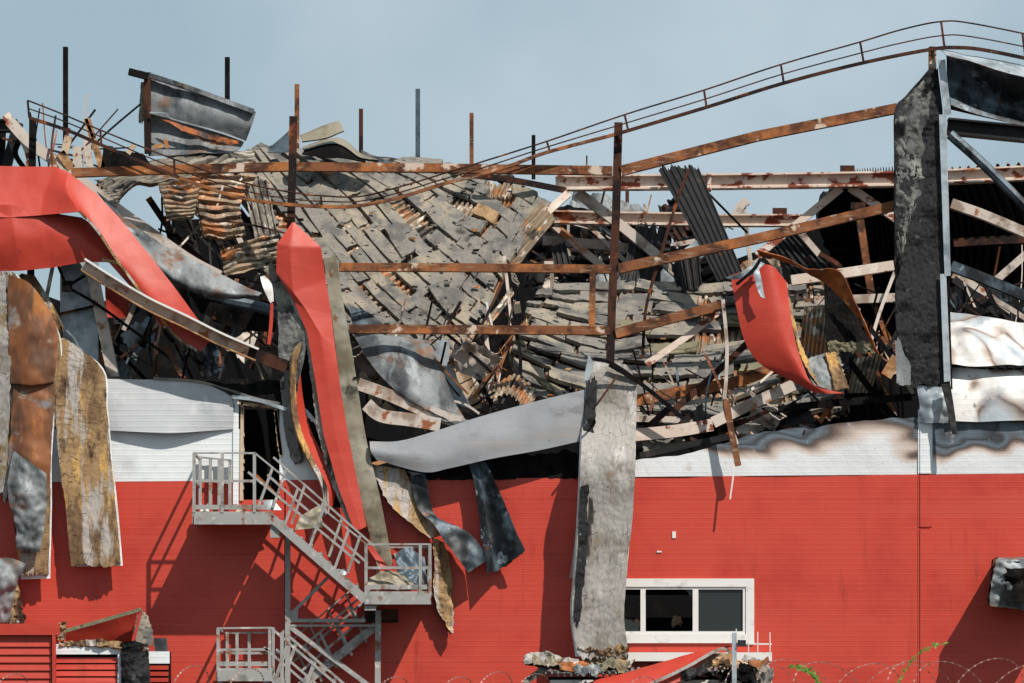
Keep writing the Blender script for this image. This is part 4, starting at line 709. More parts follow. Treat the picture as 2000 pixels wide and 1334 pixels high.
# flight one, front lane
def flight(x0, y0, x1, y1, Ya, Yb, nst, w=17):
    for Yv, nm in ((Ya, 'stringer'), (Yb, 'stringer')): sb(nm, [(x0, y0, Yv), (x1, y1, Yv)], w, 7, 'C')
    for i in range(nst):
        t = (i+.5)/nst; x = x0+(x1-x0)*t; y = y0+(y1-y0)*t-3
        mb = MB(); mb.pbox(x-13, y-1.5, x+13, y+1.5, Ya+.03, Yb-.03); mb.build('tread', 'stair', ST)
flight(532, 1013, 714, 1172, FY, -.62, 10)
def srail(x0, y0, x1, y1, Y, drop, lean, n, w=3.4, pw=5.2):
    r = sb('stair_rail', [(x0, y0, Y), (x1, y1, Y)], w)
    sb('middle_bar', [(x0-lean*.45, y0+drop*.45, Y), (x1-lean*.45, y1+drop*.45, Y)], 4.6, 3, p=r)
    for i in range(n):
        t = (i+.7)/(n+.4); x = x0+(x1-x0)*t; y = y0+(y1-y0)*t
        sb('baluster', [(x, y, Y+.01), (x-lean, y+drop, Y+.01)], pw, 5, p=r)
srail(498, 885, 716, 1063, FY, 82, 30, 4); srail(534, 893, 730, 1066, -.62, 76, 26, 5, 4, 5)
sb('rust_bar', [(497, 925, -1.1), (560, 985, -1.1)], 5, 3, mat='rust')
landing(712, 842, 1156, FY, BY)
railing('railing', [(714, 1063), (842, 1063)], 98, [(715, 1063), (821, 1063), (840, 1063)], FY)
railing('railing', [(735, 1069), (838, 1069)], 84, [(738, 1069), (838, 1069)], BY, pw=6)
for q in ((712, 1183, 734, 1192), (528, 1022, 546, 1050)):
    mb = MB(); mb.pbox(*q, FY+.02, FY+.2); mb.build('bracket', 'stair', ST)
mb = MB(); mb.pbox(712, 1190, 778, 1216, -.6, -.5); mb.build('cross_beam', 'rustdark', ST)
sb('column', [(562, 1035, -.62), (562, 1240, -.62), (562, 1690, -.62)], 10, 10); sb('column', [(739, 1192, -.62), (738, 1300, -.62), (737, 1690, -.62)], 11, 10)
sb('column', [(534, 1225, -.62), (534, 1690, -.62)], 5, 5); sb('column', [(551, 1235, -.62), (551, 1690, -.62)], 7, 7)
sb('horizontal_tie', [(566, 1212, -.62), (714, 1212, -.62)], 7, 8); sb('horizontal_tie', [(566, 1222, -.62), (735, 1222, -.62)], 4, 8)
sb('diagonal_brace', [(568, 1200, -.62), (640, 1128, -.62)], 6, 6); sb('diagonal_brace', [(566, 1224, -.62), (714, 1334, -.62), (735, 1350, -.62)], 9, 6)
sb('diagonal_brace', [(738, 1200, -.3), (700, 1160, -.3), (655, 1120, -.3)], 5, 5)
mb = MB(); mb.pbox(562, 1192, 582, 1210, -.66, -.6); mb.build('gusset_plate', 'stair', ST)
# flight two, rear lane, going down to the left
flight(735, 1222, 560, 1362, -.5, BY, 9)
srail(700, 1140, 545, 1272, BY-.02, 70, -34, 4, 3, 4); srail(732, 1142, 575, 1278, -.5, 70, -34, 5, 4, 5)
# lowest landing and flight three
landing(425, 532, 1306, FY, BY)
railing('railing', [(424, 1227), (530, 1226)], 90, [(426, 1227), (527, 1226)], FY)
railing('railing', [(440, 1236), (545, 1236)], 84, [(444, 1236), (463, 1236), (487, 1236)], BY, pw=6)
for zy in (0, 42):
    mb = MB(); a = P((425, 1228+zy, FY)); mb.box((a.x-.02, FY, a.z-.03), (a.x+.02, BY, a.z+.02)); mb.build('side_rail', 'stair', ST)
flight(532, 1322, 740, 1504, FY, -.62, 10); srail(529, 1226, 745, 1412, FY, 84, 30, 4, 5, 7); srail(552, 1232, 760, 1412, -.62, 80, 28, 5, 5, 6)
for x in (430, 520): sb('column', [(x, 1330, FY+.05), (x, 1690, FY+.05)], 9, 9)
# things fallen on the stair
sheet('fallen_metal_sheet', [[(722, 1128, -1.2), (750, 1118, -1.0), (790, 1125, -.7)], [(716, 1150, -1.3), (760, 1150, -1.2), (815, 1150, -1)]], (30, 16), .012, ('olive', 'char'), crum=.09, cs=2.4, label='crumpled pale sheet lying on the middle stair landing', cat='metal sheet')
sheet('fallen_metal_sheet', [[(770, 1080, -.5), (800, 1072, -.4), (830, 1085, -.4)], [(780, 1120, -.8), (805, 1120, -.7), (836, 1130, -.6)], [(800, 1152, -.8), (815, 1152, -.8), (836, 1152, -.7)]], (30, 24), .012, ('bluesteel', 'rust'), crum=.14, cs=3, label='dark crumpled sheet at the right end of the middle landing', cat='metal sheet')
sheet('fallen_red_scrap', [[(716, 1068, -1.1), (726, 1064, -1.1)], [(744, 1108, -1.15), (762, 1112, -1.1)]], (6, 10), .01, ('redskin',), label='small red triangular scrap caught on the middle landing', cat='metal scrap')
sheet('fallen_metal_sheet', [[(585, 1010, -.9), (625, 985, -.8)], [(575, 1035, -.9), (630, 1030, -.8)]], (20, 12), .03, ('olive', 'wyell'), crum=.1, cs=3, label='olive sheet lying across the upper stair flight', cat='metal sheet')
sheet('fallen_metal_sheet', [[(512, 978, -.6), (535, 975, -.5)], [(518, 996, -.6), (550, 996, -.5)]], (14, 8), .02, ('galvpale',), crum=.08, label='small pale sheet at the door end of the upper landing', cat='metal sheet')
for i, (x, y, lab) in enumerate(((400, 996, 'pale rubble chip near the left end of the upper landing'), (425, 997, 'grey rubble chip in the middle of the upper landing'), (470, 996, 'tan rubble chip before the door on the upper landing'), (600, 1066, 'white rubble chip on the upper stair flight'), (622, 1088, 'grey rubble chip halfway down the upper stair flight'), (668, 1120, 'grey rubble chip low on the upper stair flight'))):
    sheet('rubble_chip', [[(x-9, y-6, -1), (x+8, y-8, -.95)], [(x-8, y+2, -1.1), (x+10, y+2, -1.05)]], (8, 6), .03, (('frame', 'slab', 'beige', 'frame', 'slab', 'galvpale')[i],), crum=.1, cs=6, fine=.03, label=lab, cat='rubble')

# ================================================================== low things in front
# louvred red box at the left
LB = root('red_louvred_box', (50, 1684, -1.6), 'red metal box with horizontal louvres at the bottom left corner', 'louvre box')
mb = MB(); mb.pbox(-80, 1218, 106, 1684, -1.6, -.6); mb.build('body', 'redskin', LB)
mb = MB(); mb.pbox(-80, 1218, 116, 1240, -1.72, -1.6); mb.build('top_band', 'redskin', LB)
for i in range(14):
    y = 1250+i*15.5; a = P((-80, y, -1.61)); b = P((101, y+13, -1.61)); mb = MB()
    mb.add([(a.x, -1.61, a.z), (b.x, -1.61, a.z), (b.x, -1.645, b.z), (a.x, -1.645, b.z), (a.x, -1.60, b.z), (b.x, -1.60, b.z)], [(0, 3, 2, 1), (3, 4, 5, 2), (0, 1, 5, 4)]); mb.build('louvre', 'redskin', LB)
mb = MB(); mb.pbox(102, 1240, 108, 1684, -1.72, -1.6); mb.build('side_band', 'redskin', LB)
LC = root('red_slatted_box', (190, 1684, -1.2), 'scorched red slatted box with a white top band beside the louvred box', 'louvre box')
mb = MB(); mb.pbox(106, 1262, 232, 1684, -1.2, -.6); mb.build('body', 'char', LC)
mb = MB(); mb.pbox(106, 1258, 240, 1278, -1.28, -1.2); mb.pbox(230, 1258, 241, 1684, -1.30, -1.2); mb.build('white_band', 'white', LC)
for i in range(10):
    y = 1284+i*13; a = P((108, y, -1.21)); b = P((229, y+10.6, -1.21)); mb = MB()
    mb.add([(a.x, -1.21, a.z), (b.x, -1.21, a.z), (b.x, -1.235, b.z), (a.x, -1.235, b.z), (a.x, -1.20, b.z), (b.x, -1.20, b.z)], [(0, 3, 2, 1), (3, 4, 5, 2), (0, 1, 5, 4)]); mb.build('louvre', 'red', LC)
LD = root('small_slatted_end', (305, 1684, -.9), 'narrow end of the slatted box under a white corner', 'louvre box')
mb = MB(); mb.pbox(290, 1272, 330, 1684, -.9, -.4); mb.build('body', 'char', LD)
mb = MB(); mb.pbox(290, 1272, 331, 1296, -.96, -.9); mb.build('white_band', 'white', LD)
for i in range(8):
    mb = MB(); y = 1300+i*12; mb.pbox(292, y, 329, y+8, -.94, -.91); mb.build('louvre', 'redskin', LD)
r = root('folded_red_scrap_panel', (270, 1262, -1), 'red lined panel folded into a tent on the slatted box', 'wall panel')
sheet('red_skin', [[(126, 1234, -.9), (200, 1212, -.9), (268, 1196, -.9)], [(130, 1256, -.8), (200, 1256, -.7), (256, 1256, -.7)]], (24, 12), .012, ('redskin', 'red'), parent=r, crum=.03)
beam('wool_edge', [(122, 1234, -1.1), (200, 1212, -1.1), (276, 1190, -1.1)], 7, 'slabold', parent=r); beam('wool_edge', [(276, 1190, -1.1), (262, 1250, -1.1)], 5, 'redskin', parent=r)
sheet('torn_end', [[(276, 1192, -1.1), (286, 1196, -.9)], [(268, 1225, -1.15), (298, 1228, -.9)], [(262, 1256, -1.1), (300, 1262, -.9)]], (20, 24), .05, ('slab',), crum=.05, fine=.03, rag=(.1, .1, .1, .1), parent=r)
sheet('blackened_roll', [[(236, 1256, -1.35), (262, 1252, -1.45), (290, 1260, -1.3)], [(238, 1300, -1.35), (262, 1300, -1.5), (292, 1300, -1.3)], [(240, 1400, -1.35), (262, 1400, -1.5), (292, 1400, -1.3)]], (24, 60), .04, ('wblack', 'char'), crum=.06, fine=.03, label='blackened wool panel bent down over the slatted box end', cat='wool panel')
sheet('wool_chunk', [[(116, 1252, -1.25), (200, 1250, -1.3), (290, 1262, -1.35)], [(116, 1262, -1.3), (200, 1262, -1.35), (290, 1274, -1.4)]], (60, 8), .06, ('wyell',), fine=.05, rag=(0, 0, .5, .5), label='torn tan wool lying along the top of the slatted box', cat='wool chunk')
sheet('wool_chunk', [[(114, 1216, -1.3), (130, 1214, -1.3)], [(112, 1250, -1.3), (126, 1250, -1.3)]], (12, 14), .08, ('wyell',), fine=.05, label='small wool lump at the corner of the louvred box', cat='wool chunk')
sheet('metal_sheet_corner', [[(300, 1246, -.6), (326, 1246, -.6)], [(302, 1274, -.6), (328, 1274, -.6)]], (8, 8), .012, ('galv',), crum=.06, label='small blue grey sheet behind the narrow slatted end', cat='metal sheet')
# burnt box at the right edge
r = root('burnt_wall_unit', (1968, 1195, -1.2), 'burnt metal unit sticking out of the red wall at the right edge', 'wall unit')
sheet('front_plate', [[(1945, 1096, -1.25), (1985, 1092, -1.25), (2060, 1096, -1.25)], [(1936, 1140, -1.3), (1985, 1140, -1.34), (2060, 1140, -1.3)], [(1933, 1182, -1.25), (1985, 1190, -1.25), (2060, 1196, -1.25)]], (40, 30), .03, ('galv', 'char', 'orange'), crum=.1, cs=3, rag=(.04, 0, .04, .04), fine=.01, parent=r)
sheet('side_plate', [[(1942, 1094, -1.2), (1950, 1088, -.02)], [(1932, 1182, -1.2), (1938, 1178, -.02)]], (12, 20), .03, ('orange', 'char'), crum=.03, parent=r)
sheet('top_plate', [[(1950, 1088, -.02), (2060, 1088, -.02)], [(1944, 1095, -1.25), (2060, 1095, -1.25)]], (20, 14), .03, ('galv', 'char'), crum=.05, parent=r)
sheet('bottom_plate', [[(1934, 1184, -1.25), (2060, 1196, -1.25)], [(1938, 1180, -.02), (2060, 1190, -.02)]], (20, 8), .03, ('slab', 'slab'), fine=.02, crum=.03, parent=r)
sheet('black_grille', [[(1962, 1108, -1.4), (2060, 1108, -1.4)], [(1962, 1176, -1.4), (2060, 1180, -1.4)]], (14, 14), .02, ('char',), crum=.1, cs=4, rag=(.1, 0, .1, .1), parent=r)
# debris canopy under the window
r = root('fallen_red_sheet', (1300, 1334, -1.8), 'red sheet fallen in a curve over the white framed kiosk below the window', 'wall panel')
sheet('red_skin', [[(1230, 1310, -1.6), (1300, 1290, -1.6), (1370, 1272, -1.5), (1432, 1262, -1.4)], [(1150, 1334, -2), (1240, 1322, -2.1), (1330, 1308, -2.1), (1405, 1268, -1.9)], [(1110, 1370, -2.1), (1200, 1360, -2.3), (1270, 1350, -2.3), (1330, 1330, -2.2)]], (50, 20), .012, ('redskin', 'char'), crum=.03, parent=r)
beam('torn_edge', [(1270, 1336, -2.3), (1310, 1318, -2.3), (1350, 1298, -2.2), (1405, 1268, -2), (1430, 1275, -1.9)], 6, 'wpale', parent=r)
sheet('wool_lining', [[(1300, 1332, -2.1), (1350, 1302, -2.0), (1400, 1275, -1.8), (1440, 1290, -1.6), (1500, 1320, -1.5)], [(1300, 1345, -2.1), (1350, 1318, -2), (1400, 1306, -1.8), (1440, 1312, -1.7), (1500, 1340, -1.6)]], (60, 14), .05, ('beige',), fine=.03, crum=.05, rag=(0, 0, .2, .4), parent=r)
K = root('white_framed_kiosk', (1290, 1684, -1.6), 'white framed kiosk with grey corrugated roof under the fallen red sheet', 'kiosk')
mb = MB(); mb.pbox(1070, 1322, 1500, 1328, -1.6, -.4); mb.build('roof_slab', 'char', K)
sheet('corrugated_roof', [[(1060, 1306, -.4), (1510, 1306, -.4)], [(1060, 1318, -1.7), (1510, 1318, -1.7)]], (400, 6), .015, ('galv',), corr=('u', 36, .06), parent=K, smooth=False)
mb = MB(); mb.pbox(1075, 1328, 1500, 1336, -1.66, -1.6); mb.build('frame_rail', 'frame', K)
mb = MB(); mb.pbox(1080, 1336, 1495, 1684, -1.58, -.4); mb.build('glazed_front', 'dark', K)
for x in (1075, 1200, 1335, 1490):
    mb = MB(); mb.pbox(x, 1336, x+10, 1684, -1.65, -1.6); mb.build('frame_post', 'frame', K)
for g, mt, lab in (
 ([[(1025, 1280, -1.6), (1075, 1272, -1.5), (1130, 1290, -1.4)], [(1023, 1298, -1.7), (1070, 1290, -1.8), (1120, 1300, -1.5)]], 'wpale', 'bent pale panel piece at the left end of the kiosk roof'),
 ([[(1030, 1296, -1.5), (1080, 1288, -1.4), (1120, 1298, -1.4)], [(1060, 1306, -1.5), (1090, 1302, -1.6), (1125, 1310, -1.5)]], 'char', 'black scrap under the bent pale piece on the kiosk'),
 ([[(1085, 1292, -1.9), (1130, 1292, -1.8), (1165, 1300, -1.6)], [(1082, 1308, -1.9), (1130, 1310, -1.9), (1168, 1308, -1.6)]], 'rust', 'rusty rolled scrap lying left of the fallen red sheet'),
 ([[(1060, 1300, -2), (1078, 1304, -2)], [(1018, 1330, -2), (1030, 1336, -2)]], 'slab', 'grey splinter sticking out left of the kiosk'),
 ([[(1180, 1290, -1.4), (1240, 1288, -1.4)], [(1180, 1308, -1.5), (1230, 1304, -1.5)]], 'wyell', 'yellow wool crumbs under the long pale panel'),
 ([[(1455, 1278, -1.4), (1492, 1292, -1.3), (1515, 1310, -1.2)], [(1450, 1300, -1.6), (1480, 1310, -1.5), (1508, 1334, -1.4)], [(1470, 1345, -1.7), (1490, 1345, -1.7), (1515, 1350, -1.5)]], 'wpale', 'torn pale panel end bending down at the right of the kiosk'),
 ([[(1440, 1290, -1.9), (1470, 1300, -1.9)], [(1452, 1345, -1.9), (1478, 1345, -1.9)]], 'char', 'black strip hanging at the right of the kiosk')):
    sheet('torn_scrap', g, (34, 16), .04, (mt, 'char'), crum=.09, cs=3, fine=.02, rag=(.06, .06, .1, .1), label=lab, cat='debris')
# antenna
for i, (x0, y0, x1, y1, Yv, mt, lab) in enumerate((
 (1040, 1284, 1100, 1302, -1.9, 'olive', 'folded olive scrap on the left corner of the kiosk'),
 (1120, 1296, 1175, 1318, -2.0, 'galv', 'grey bent scrap at the foot of the long pale panel'),
 (1165, 1286, 1230, 1306, -1.7, 'slabold', 'olive wool lump at the foot of the long pale panel'),
 (1390, 1284, 1445, 1304, -2.0, 'board', 'tan crumpled lining under the peak of the fallen red sheet'),
 (1400, 1304, 1465, 1330, -2.1, 'char', 'black crumpled scrap under the peak of the fallen red sheet'),
 (1475, 1300, 1512, 1345, -1.8, 'slab', 'grey wool lump at the right end of the kiosk'),
 (1330, 1302, 1400, 1322, -2.2, 'darksheet', 'dark crumpled strip along the torn red sheet edge'),
 (1460, 1286, 1500, 1306, -1.7, 'rust', 'rusty curled scrap above the right end of the kiosk'))):
    sheet('crumpled_scrap', [[(x0, y0+6, Yv), ((x0+x1)/2, y0, Yv+.1), (x1, y0+4, Yv+.1)], [(x0+4, y1, Yv-.15), ((x0+x1)/2, y1-4, Yv-.25), (x1-5, y1+2, Yv-.1)]], (30, 16), .03, (mt, 'char'), crum=.16, cs=4, fine=.02, rag=(.1, .1, .2, .2), label=lab, cat='debris')
for x, y, q, lab in ((1322, 1212, 9, 'small sunlit tan debris seen inside through the middle window pane'), (1240, 1222, 12, 'grey lump inside behind the left window pane')):
    sheet('indoor_rubble', [[(x-q, y-q, .9), (x+q, y-q, .9)], [(x-q, y+q, .8), (x+q, y+q, .8)]], (12, 12), .04, ('beige',), crum=.1, cs=8, fine=.05, rag=(.3, .3, .3, .3), label=lab, cat='rubble')
AN = root('tv_antenna', (1434, 1684, -2.4), 'pale pole with a small yagi antenna in front of the window corner', 'antenna')
sb('pole', [(1434, 1236, -2.4), (1434, 1684, -2.4)], 9, 9, mat='galvpale', p=AN)
sb('boom', [(1428, 1257, -2.4), (1507, 1258, -2.4)], 3, 3, mat='frame', p=AN)
for x, a, b in ((1438, 1228, 1290), (1462, 1240, 1280), (1480, 1234, 1278), (1504, 1235, 1280)): sb('element', [(x, a, -2.42), (x, b, -2.42)], 1.8, 1.8, mat='frame', p=AN)
mb = MB(); mb.pbox(1441, 1250, 1457, 1262, -2.5, -2.35); mb.build('junction_box', 'plastic', AN)
# little tags on the red wall
for x, y, x1, y1, lab in ((1313, 1038, 1320, 1051, 'small white upright chip on the red wall above the window'), (1283, 1076, 1292, 1079, 'tiny flat white chip stuck on the red wall')):
    mb = MB(); mb.pbox(x, y, x1, y1, -.02, -.002); tag(mb.build('paint_chip', 'frame'), lab, 'chip')
# hanging rods and pipes right of the pale panel
for q, wd, mt, lab, nm in (
 ([(1412, 585, -.3), (1418, 650, -.3), (1420, 690, -.3), (1418, 745, -.3), (1416, 800, -.35), (1440, 868, -.4)], 7, 'whitesteel', 'long thin bent bar dangling over the white band', 'bent_bar'),
 ([(1418, 778, -.4), (1428, 840, -.4), (1442, 910, -.4)], 12, 'rust', 'rusty strip end hanging in front of the white band', 'bent_bar'),
 ([(1378, 694, -.2), (1400, 740, -.25), (1422, 795, -.3)], 5, 'rust', 'thin rusty rod crossing to the dangling bar', 'steel_rod'),
 ([(1436, 880, -.4), (1432, 930, -.42), (1426, 975, -.4)], 3, 'frame', 'thin white wire hanging below the rusty strip end', 'wire'),
 ([(1262, 712, .3), (1345, 655, .4), (1400, 612, .5)], 13, 'rustpatch', 'thin rust and white bar rising right to the wall rail', 'steel_bar'),
 ([(1300, 815, .6), (1380, 745, .7), (1462, 668, .8)], 13, 'rustdark', 'dark pipe rising right across the roof bowl', 'steel_pipe'),
 ([(1240, 783, .8), (1330, 765, .9), (1430, 748, 1), (1510, 720, 1.1)], 22, 'rust', 'orange topped beam lying across the bottom of the roof bowl', 'fallen_beam'),
 ([(1510, 718, 1.1), (1560, 712, 1.1)], 26, 'rustdark', 'dark beam behind the curved red panel foot', 'fallen_beam'),
 ([(1240, 850, .3), (1320, 842, .3), (1392, 830, .3)], 24, 'rustpatch', 'thick rusty beam end low beside the pale panel', 'fallen_beam'),
 ([(1240, 818, .5), (1320, 820, .5), (1352, 826, .5)], 12, 'whitesteel', 'pale flat bar above the thick rusty beam end', 'steel_bar'),
 ([(1392, 826, .3), (1470, 788, .4), (1550, 752, .5)], 22, 'whitesteel', 'white beam rising right to the foot of the red panel', 'fallen_beam'),
 ([(1248, 745, -.3), (1200, 712, -.5), (1160, 700, -.6)], 6, 'char', 'charred rod over the top of the long pale panel', 'burnt_rod'),
 ([(1190, 712, -.3), (1255, 752, -.2), (1340, 822, -.1)], 8, 'char', 'charred twisted bar falling right from the pale panel top', 'burnt_rod'),
 ([(1205, 735, -1), (1180, 770, -1.05), (1158, 800, -1.05)], 4, 'rustdark', 'thin rod lying on the face of the long pale panel', 'steel_rod'),
 ([(1285, 760, .2), (1270, 800, .2)], 6, 'rust', 'short rusty stick crossing the charred bar', 'stick'),
 ([(1345, 330, .15), (1320, 400, .15), (1290, 500, .2), (1262, 600, .3), (1255, 700, .4)], 6, 'rustdark', 'long thin cable hanging down over the middle roof bowl', 'cable'),
 ([(1600, 825, .8), (1640, 770, .8)], 10, 'rust', 'rusty leaning stub above the white band', 'steel_bar'),
 ([(1655, 700, 1), (1715, 780, 1), (1760, 830, 1)], 12, 'char', 'charred bar sloping right in the hollow by the black panel', 'burnt_rod'),
 ([(1520, 800, .6), (1600, 790, .6), (1780, 775, .6)], 14, 'char', 'long black bar lying level above the burnt white band', 'burnt_rod'),
 ([(1250, 890, .2), (1350, 868, .2), (1440, 850, .2)], 12, 'darksheet', 'dark gutter piece lying on the edge of the white band', 'burnt_rod'),
 ([(1752, 698, 2), (1730, 735, 2)], 22, 'board', 'tan board propped below the black panel', 'broken_board'),
 ([(1238, 770, .6), (1240, 740, .6)], 10, 'rustdark', 'stub behind the top of the pale panel', 'steel_bar')):
    tie([(x, y, Y_) for x, y, Y_ in q], wd, mt, lab, nm.split('_')[-1], name=nm, dpx=max(3, wd*.6))
# corrugated rusty pieces
def csheet(g, n, k, lab, amp=.05, ax='u', mats=('corr', 'corrgrey'), crum=.05, rag=(.04, .04, .05, .05)):
    return sheet('corrugated_piece', g, n, .012, mats, corr=(ax, k, amp), crum=crum, cs=1.5, rag=rag, label=lab, cat='metal sheet', smooth=False)
csheet([[(965, 755, 1.8), (1010, 730, 1.9), (1052, 770, 1.8)], [(940, 790, 1.2), (990, 770, 1.3), (1030, 800, 1.2)]], (60, 12), 9, 'fan of orange corrugated sheet at the bottom of the dark gap')
csheet([[(1668, 700, 1.6), (1725, 690, 1.6)], [(1655, 768, 1.4), (1700, 768, 1.4)]], (50, 14), 6, 'tan corrugated piece between the red panel and the black panel', .04)
csheet([[(1570, 600, 3), (1640, 600, 3)], [(1560, 700, 2.6), (1625, 700, 2.6)]], (60, 14), 8, 'orange corrugated sheet showing behind the curved red panel')
csheet([[(985, 488, 4.9), (1000, 470, 5), (1058, 392, 5.4)], [(1012, 560, 4.4), (1005, 530, 4.5), (1085, 430, 4.8)]], (16, 40), 7, 'grey corrugated fringe on the right side of the steep slope', .05, 'v')
csheet([[(1000, 562, 4), (940, 630, 3.4), (868, 700, 2.8)], [(1005, 575, 3.8), (950, 640, 3.2), (880, 716, 2.6)]], (50, 6), 2, 'corrugated edge strip at the lower right of the steep slope', .03, 'v', ('corrgrey', 'corr'))
csheet([[(185, 352, 2.4), (260, 332, 2.6), (350, 300, 3), (430, 292, 3.4), (500, 296, 3.8)], [(215, 395, 1.6), (285, 362, 1.8), (360, 345, 2), (440, 330, 2.6), (490, 330, 3)]], (40, 60), 6, 'long crumpled grey roof sheet lying over the top at left', .09, 'v', ('corrgrey', 'corr'), .16)
csheet([[(190, 378, 1.4), (240, 365, 1.5)], [(215, 402, 1), (230, 400, 1)]], (20, 40), 5, 'small grey crumpled sheet below the roof rail at left', .07, 'v', ('corrgrey', 'corr'), .1)
csheet([[(310, 365, 1.6), (350, 352, 1.7), (392, 345, 1.8)], [(318, 400, 1.1), (350, 400, 1.2), (385, 390, 1.3)], [(325, 440, .8), (350, 432, .9), (378, 425, 1)]], (20, 90), 8, 'stacked rusty folds hanging left of the slatted folds', .10, 'v', ('corr', 'corr'), .1)
csheet([[(370, 345, 2.4), (430, 345, 2.6), (500, 350, 3)], [(385, 400, 1.8), (430, 405, 2), (468, 402, 2.2)], [(395, 470, 1.2), (440, 470, 1.4), (480, 462, 1.6)]], (24, 140), 9, 'rusty accordion folded roof sheet under the sagging rail', .14, 'v', ('corr', 'corr'), .1)
csheet([[(432, 500, 1.6), (480, 475, 1.8), (545, 460, 2)], [(440, 545, 1), (500, 530, 1.2), (545, 520, 1.4)]], (24, 80), 5, 'orange grey folded sheet left of the tall red strip', .10, 'v', ('corr', 'corr'), .1)
csheet([[(470, 350, 4.2), (520, 352, 4.2)], [(500, 470, 3), (545, 470, 3)]], (30, 30), 4, 'grey sheet between the folds and the steep slope', .05, 'u', ('corrgrey', 'corr'), .1)
csheet([[(1440, 560, 4), (1445, 520, 5), (1520, 500, 5)], [(1450, 600, 3.6), (1500, 590, 3.6), (1540, 580, 3.6)]], (30, 30), 5, 'rusty sheet behind the top of the curved red panel', .05)
# inner plates, centre gap
sheet('curved_dark_sheet', [[(690, 650, 1), (760, 655, .9), (850, 665, 1)], [(720, 705, .4), (790, 700, .3), (870, 745, .6)], [(770, 760, .2), (840, 800, .1), (905, 815, .4)], [(850, 822, .2), (890, 828, .1), (915, 822, .3)]], (40, 60), .015, ('galv', 'char'), crum=.08, cs=1.4, label='dark blue grey sheet curling down in the middle gap', cat='metal sheet')
sheet('curved_dark_sheet', [[(680, 595, 1.6), (720, 610, 1.5), (760, 640, 1.4)], [(690, 640, 1.4), (730, 650, 1.3), (800, 650, 1.2)]], (30, 14), .012, ('bluesteel', 'char'), crum=.05, label='small dark sheet under the lower end of the steep slope', cat='metal sheet')
for q, wd, mt, lab in (
 ([(700, 750, .3), (760, 772, .25), (830, 802, .2), (900, 826, .2)], 24, 'whitesteel', 'white bent channel in the hollow behind the sagging pale sheet'),
 ([(716, 790, .1), (745, 812, .1), (800, 820, .1), (860, 830, .1)], 26, 'whitesteel', 'wide torn white channel just above the sagging pale sheet'),
 ([(862, 665, 1.6), (868, 720, 1.6), (905, 800, 1.6)], 30, 'galvpale', 'pale blue grey upright plate in the middle gap'),
 ([(898, 660, 2), (902, 720, 2), (930, 800, 2)], 28, 'beige', 'tan upright board in the middle gap'),
 ([(935, 700, 2.2), (950, 740, 2.2), (962, 790, 2.2)], 24, 'whitesteel', 'whitish plate right of the tan upright board'),
 ([(870, 650, 1), (930, 700, 1), (960, 728, 1)], 6, 'char', 'black bar sloping across the middle gap'),
 ([(848, 700, .6), (880, 735, .6), (915, 770, .6)], 4, 'rust', 'thin rusty bar sloping right in the middle gap'),
 ([(925, 775, 1), (950, 740, 1), (980, 708, 1)], 7, 'rust', 'perforated rusty strut rising right in the middle gap'),
 ([(935, 770, .9), (975, 712, .9)], 4, 'rustdark', 'second thinner strut beside the perforated one'),
 ([(925, 720, 1.2), (960, 790, 1.2)], 8, 'char', 'black strut down the middle gap'),
 ([(985, 500, 3), (1000, 640, 2.6)], 6, 'whitesteel', 'thin pale post end in the black gap between the slopes'),
 ([(950, 590, 3), (962, 640, 3)], 4, 'frame', 'thin white sliver in the black gap between the slopes'),
 ([(1008, 590, 2), (1012, 612, 2)], 14, 'beige', 'small light block beside the black gap between the slopes')):
    tie([(x, y, Y_) for x, y, Y_ in q], wd, mt, lab, 'beam' if wd > 12 else 'bar', name='fallen_beam' if wd > 12 else 'steel_bar', dpx=max(3, wd*.4))
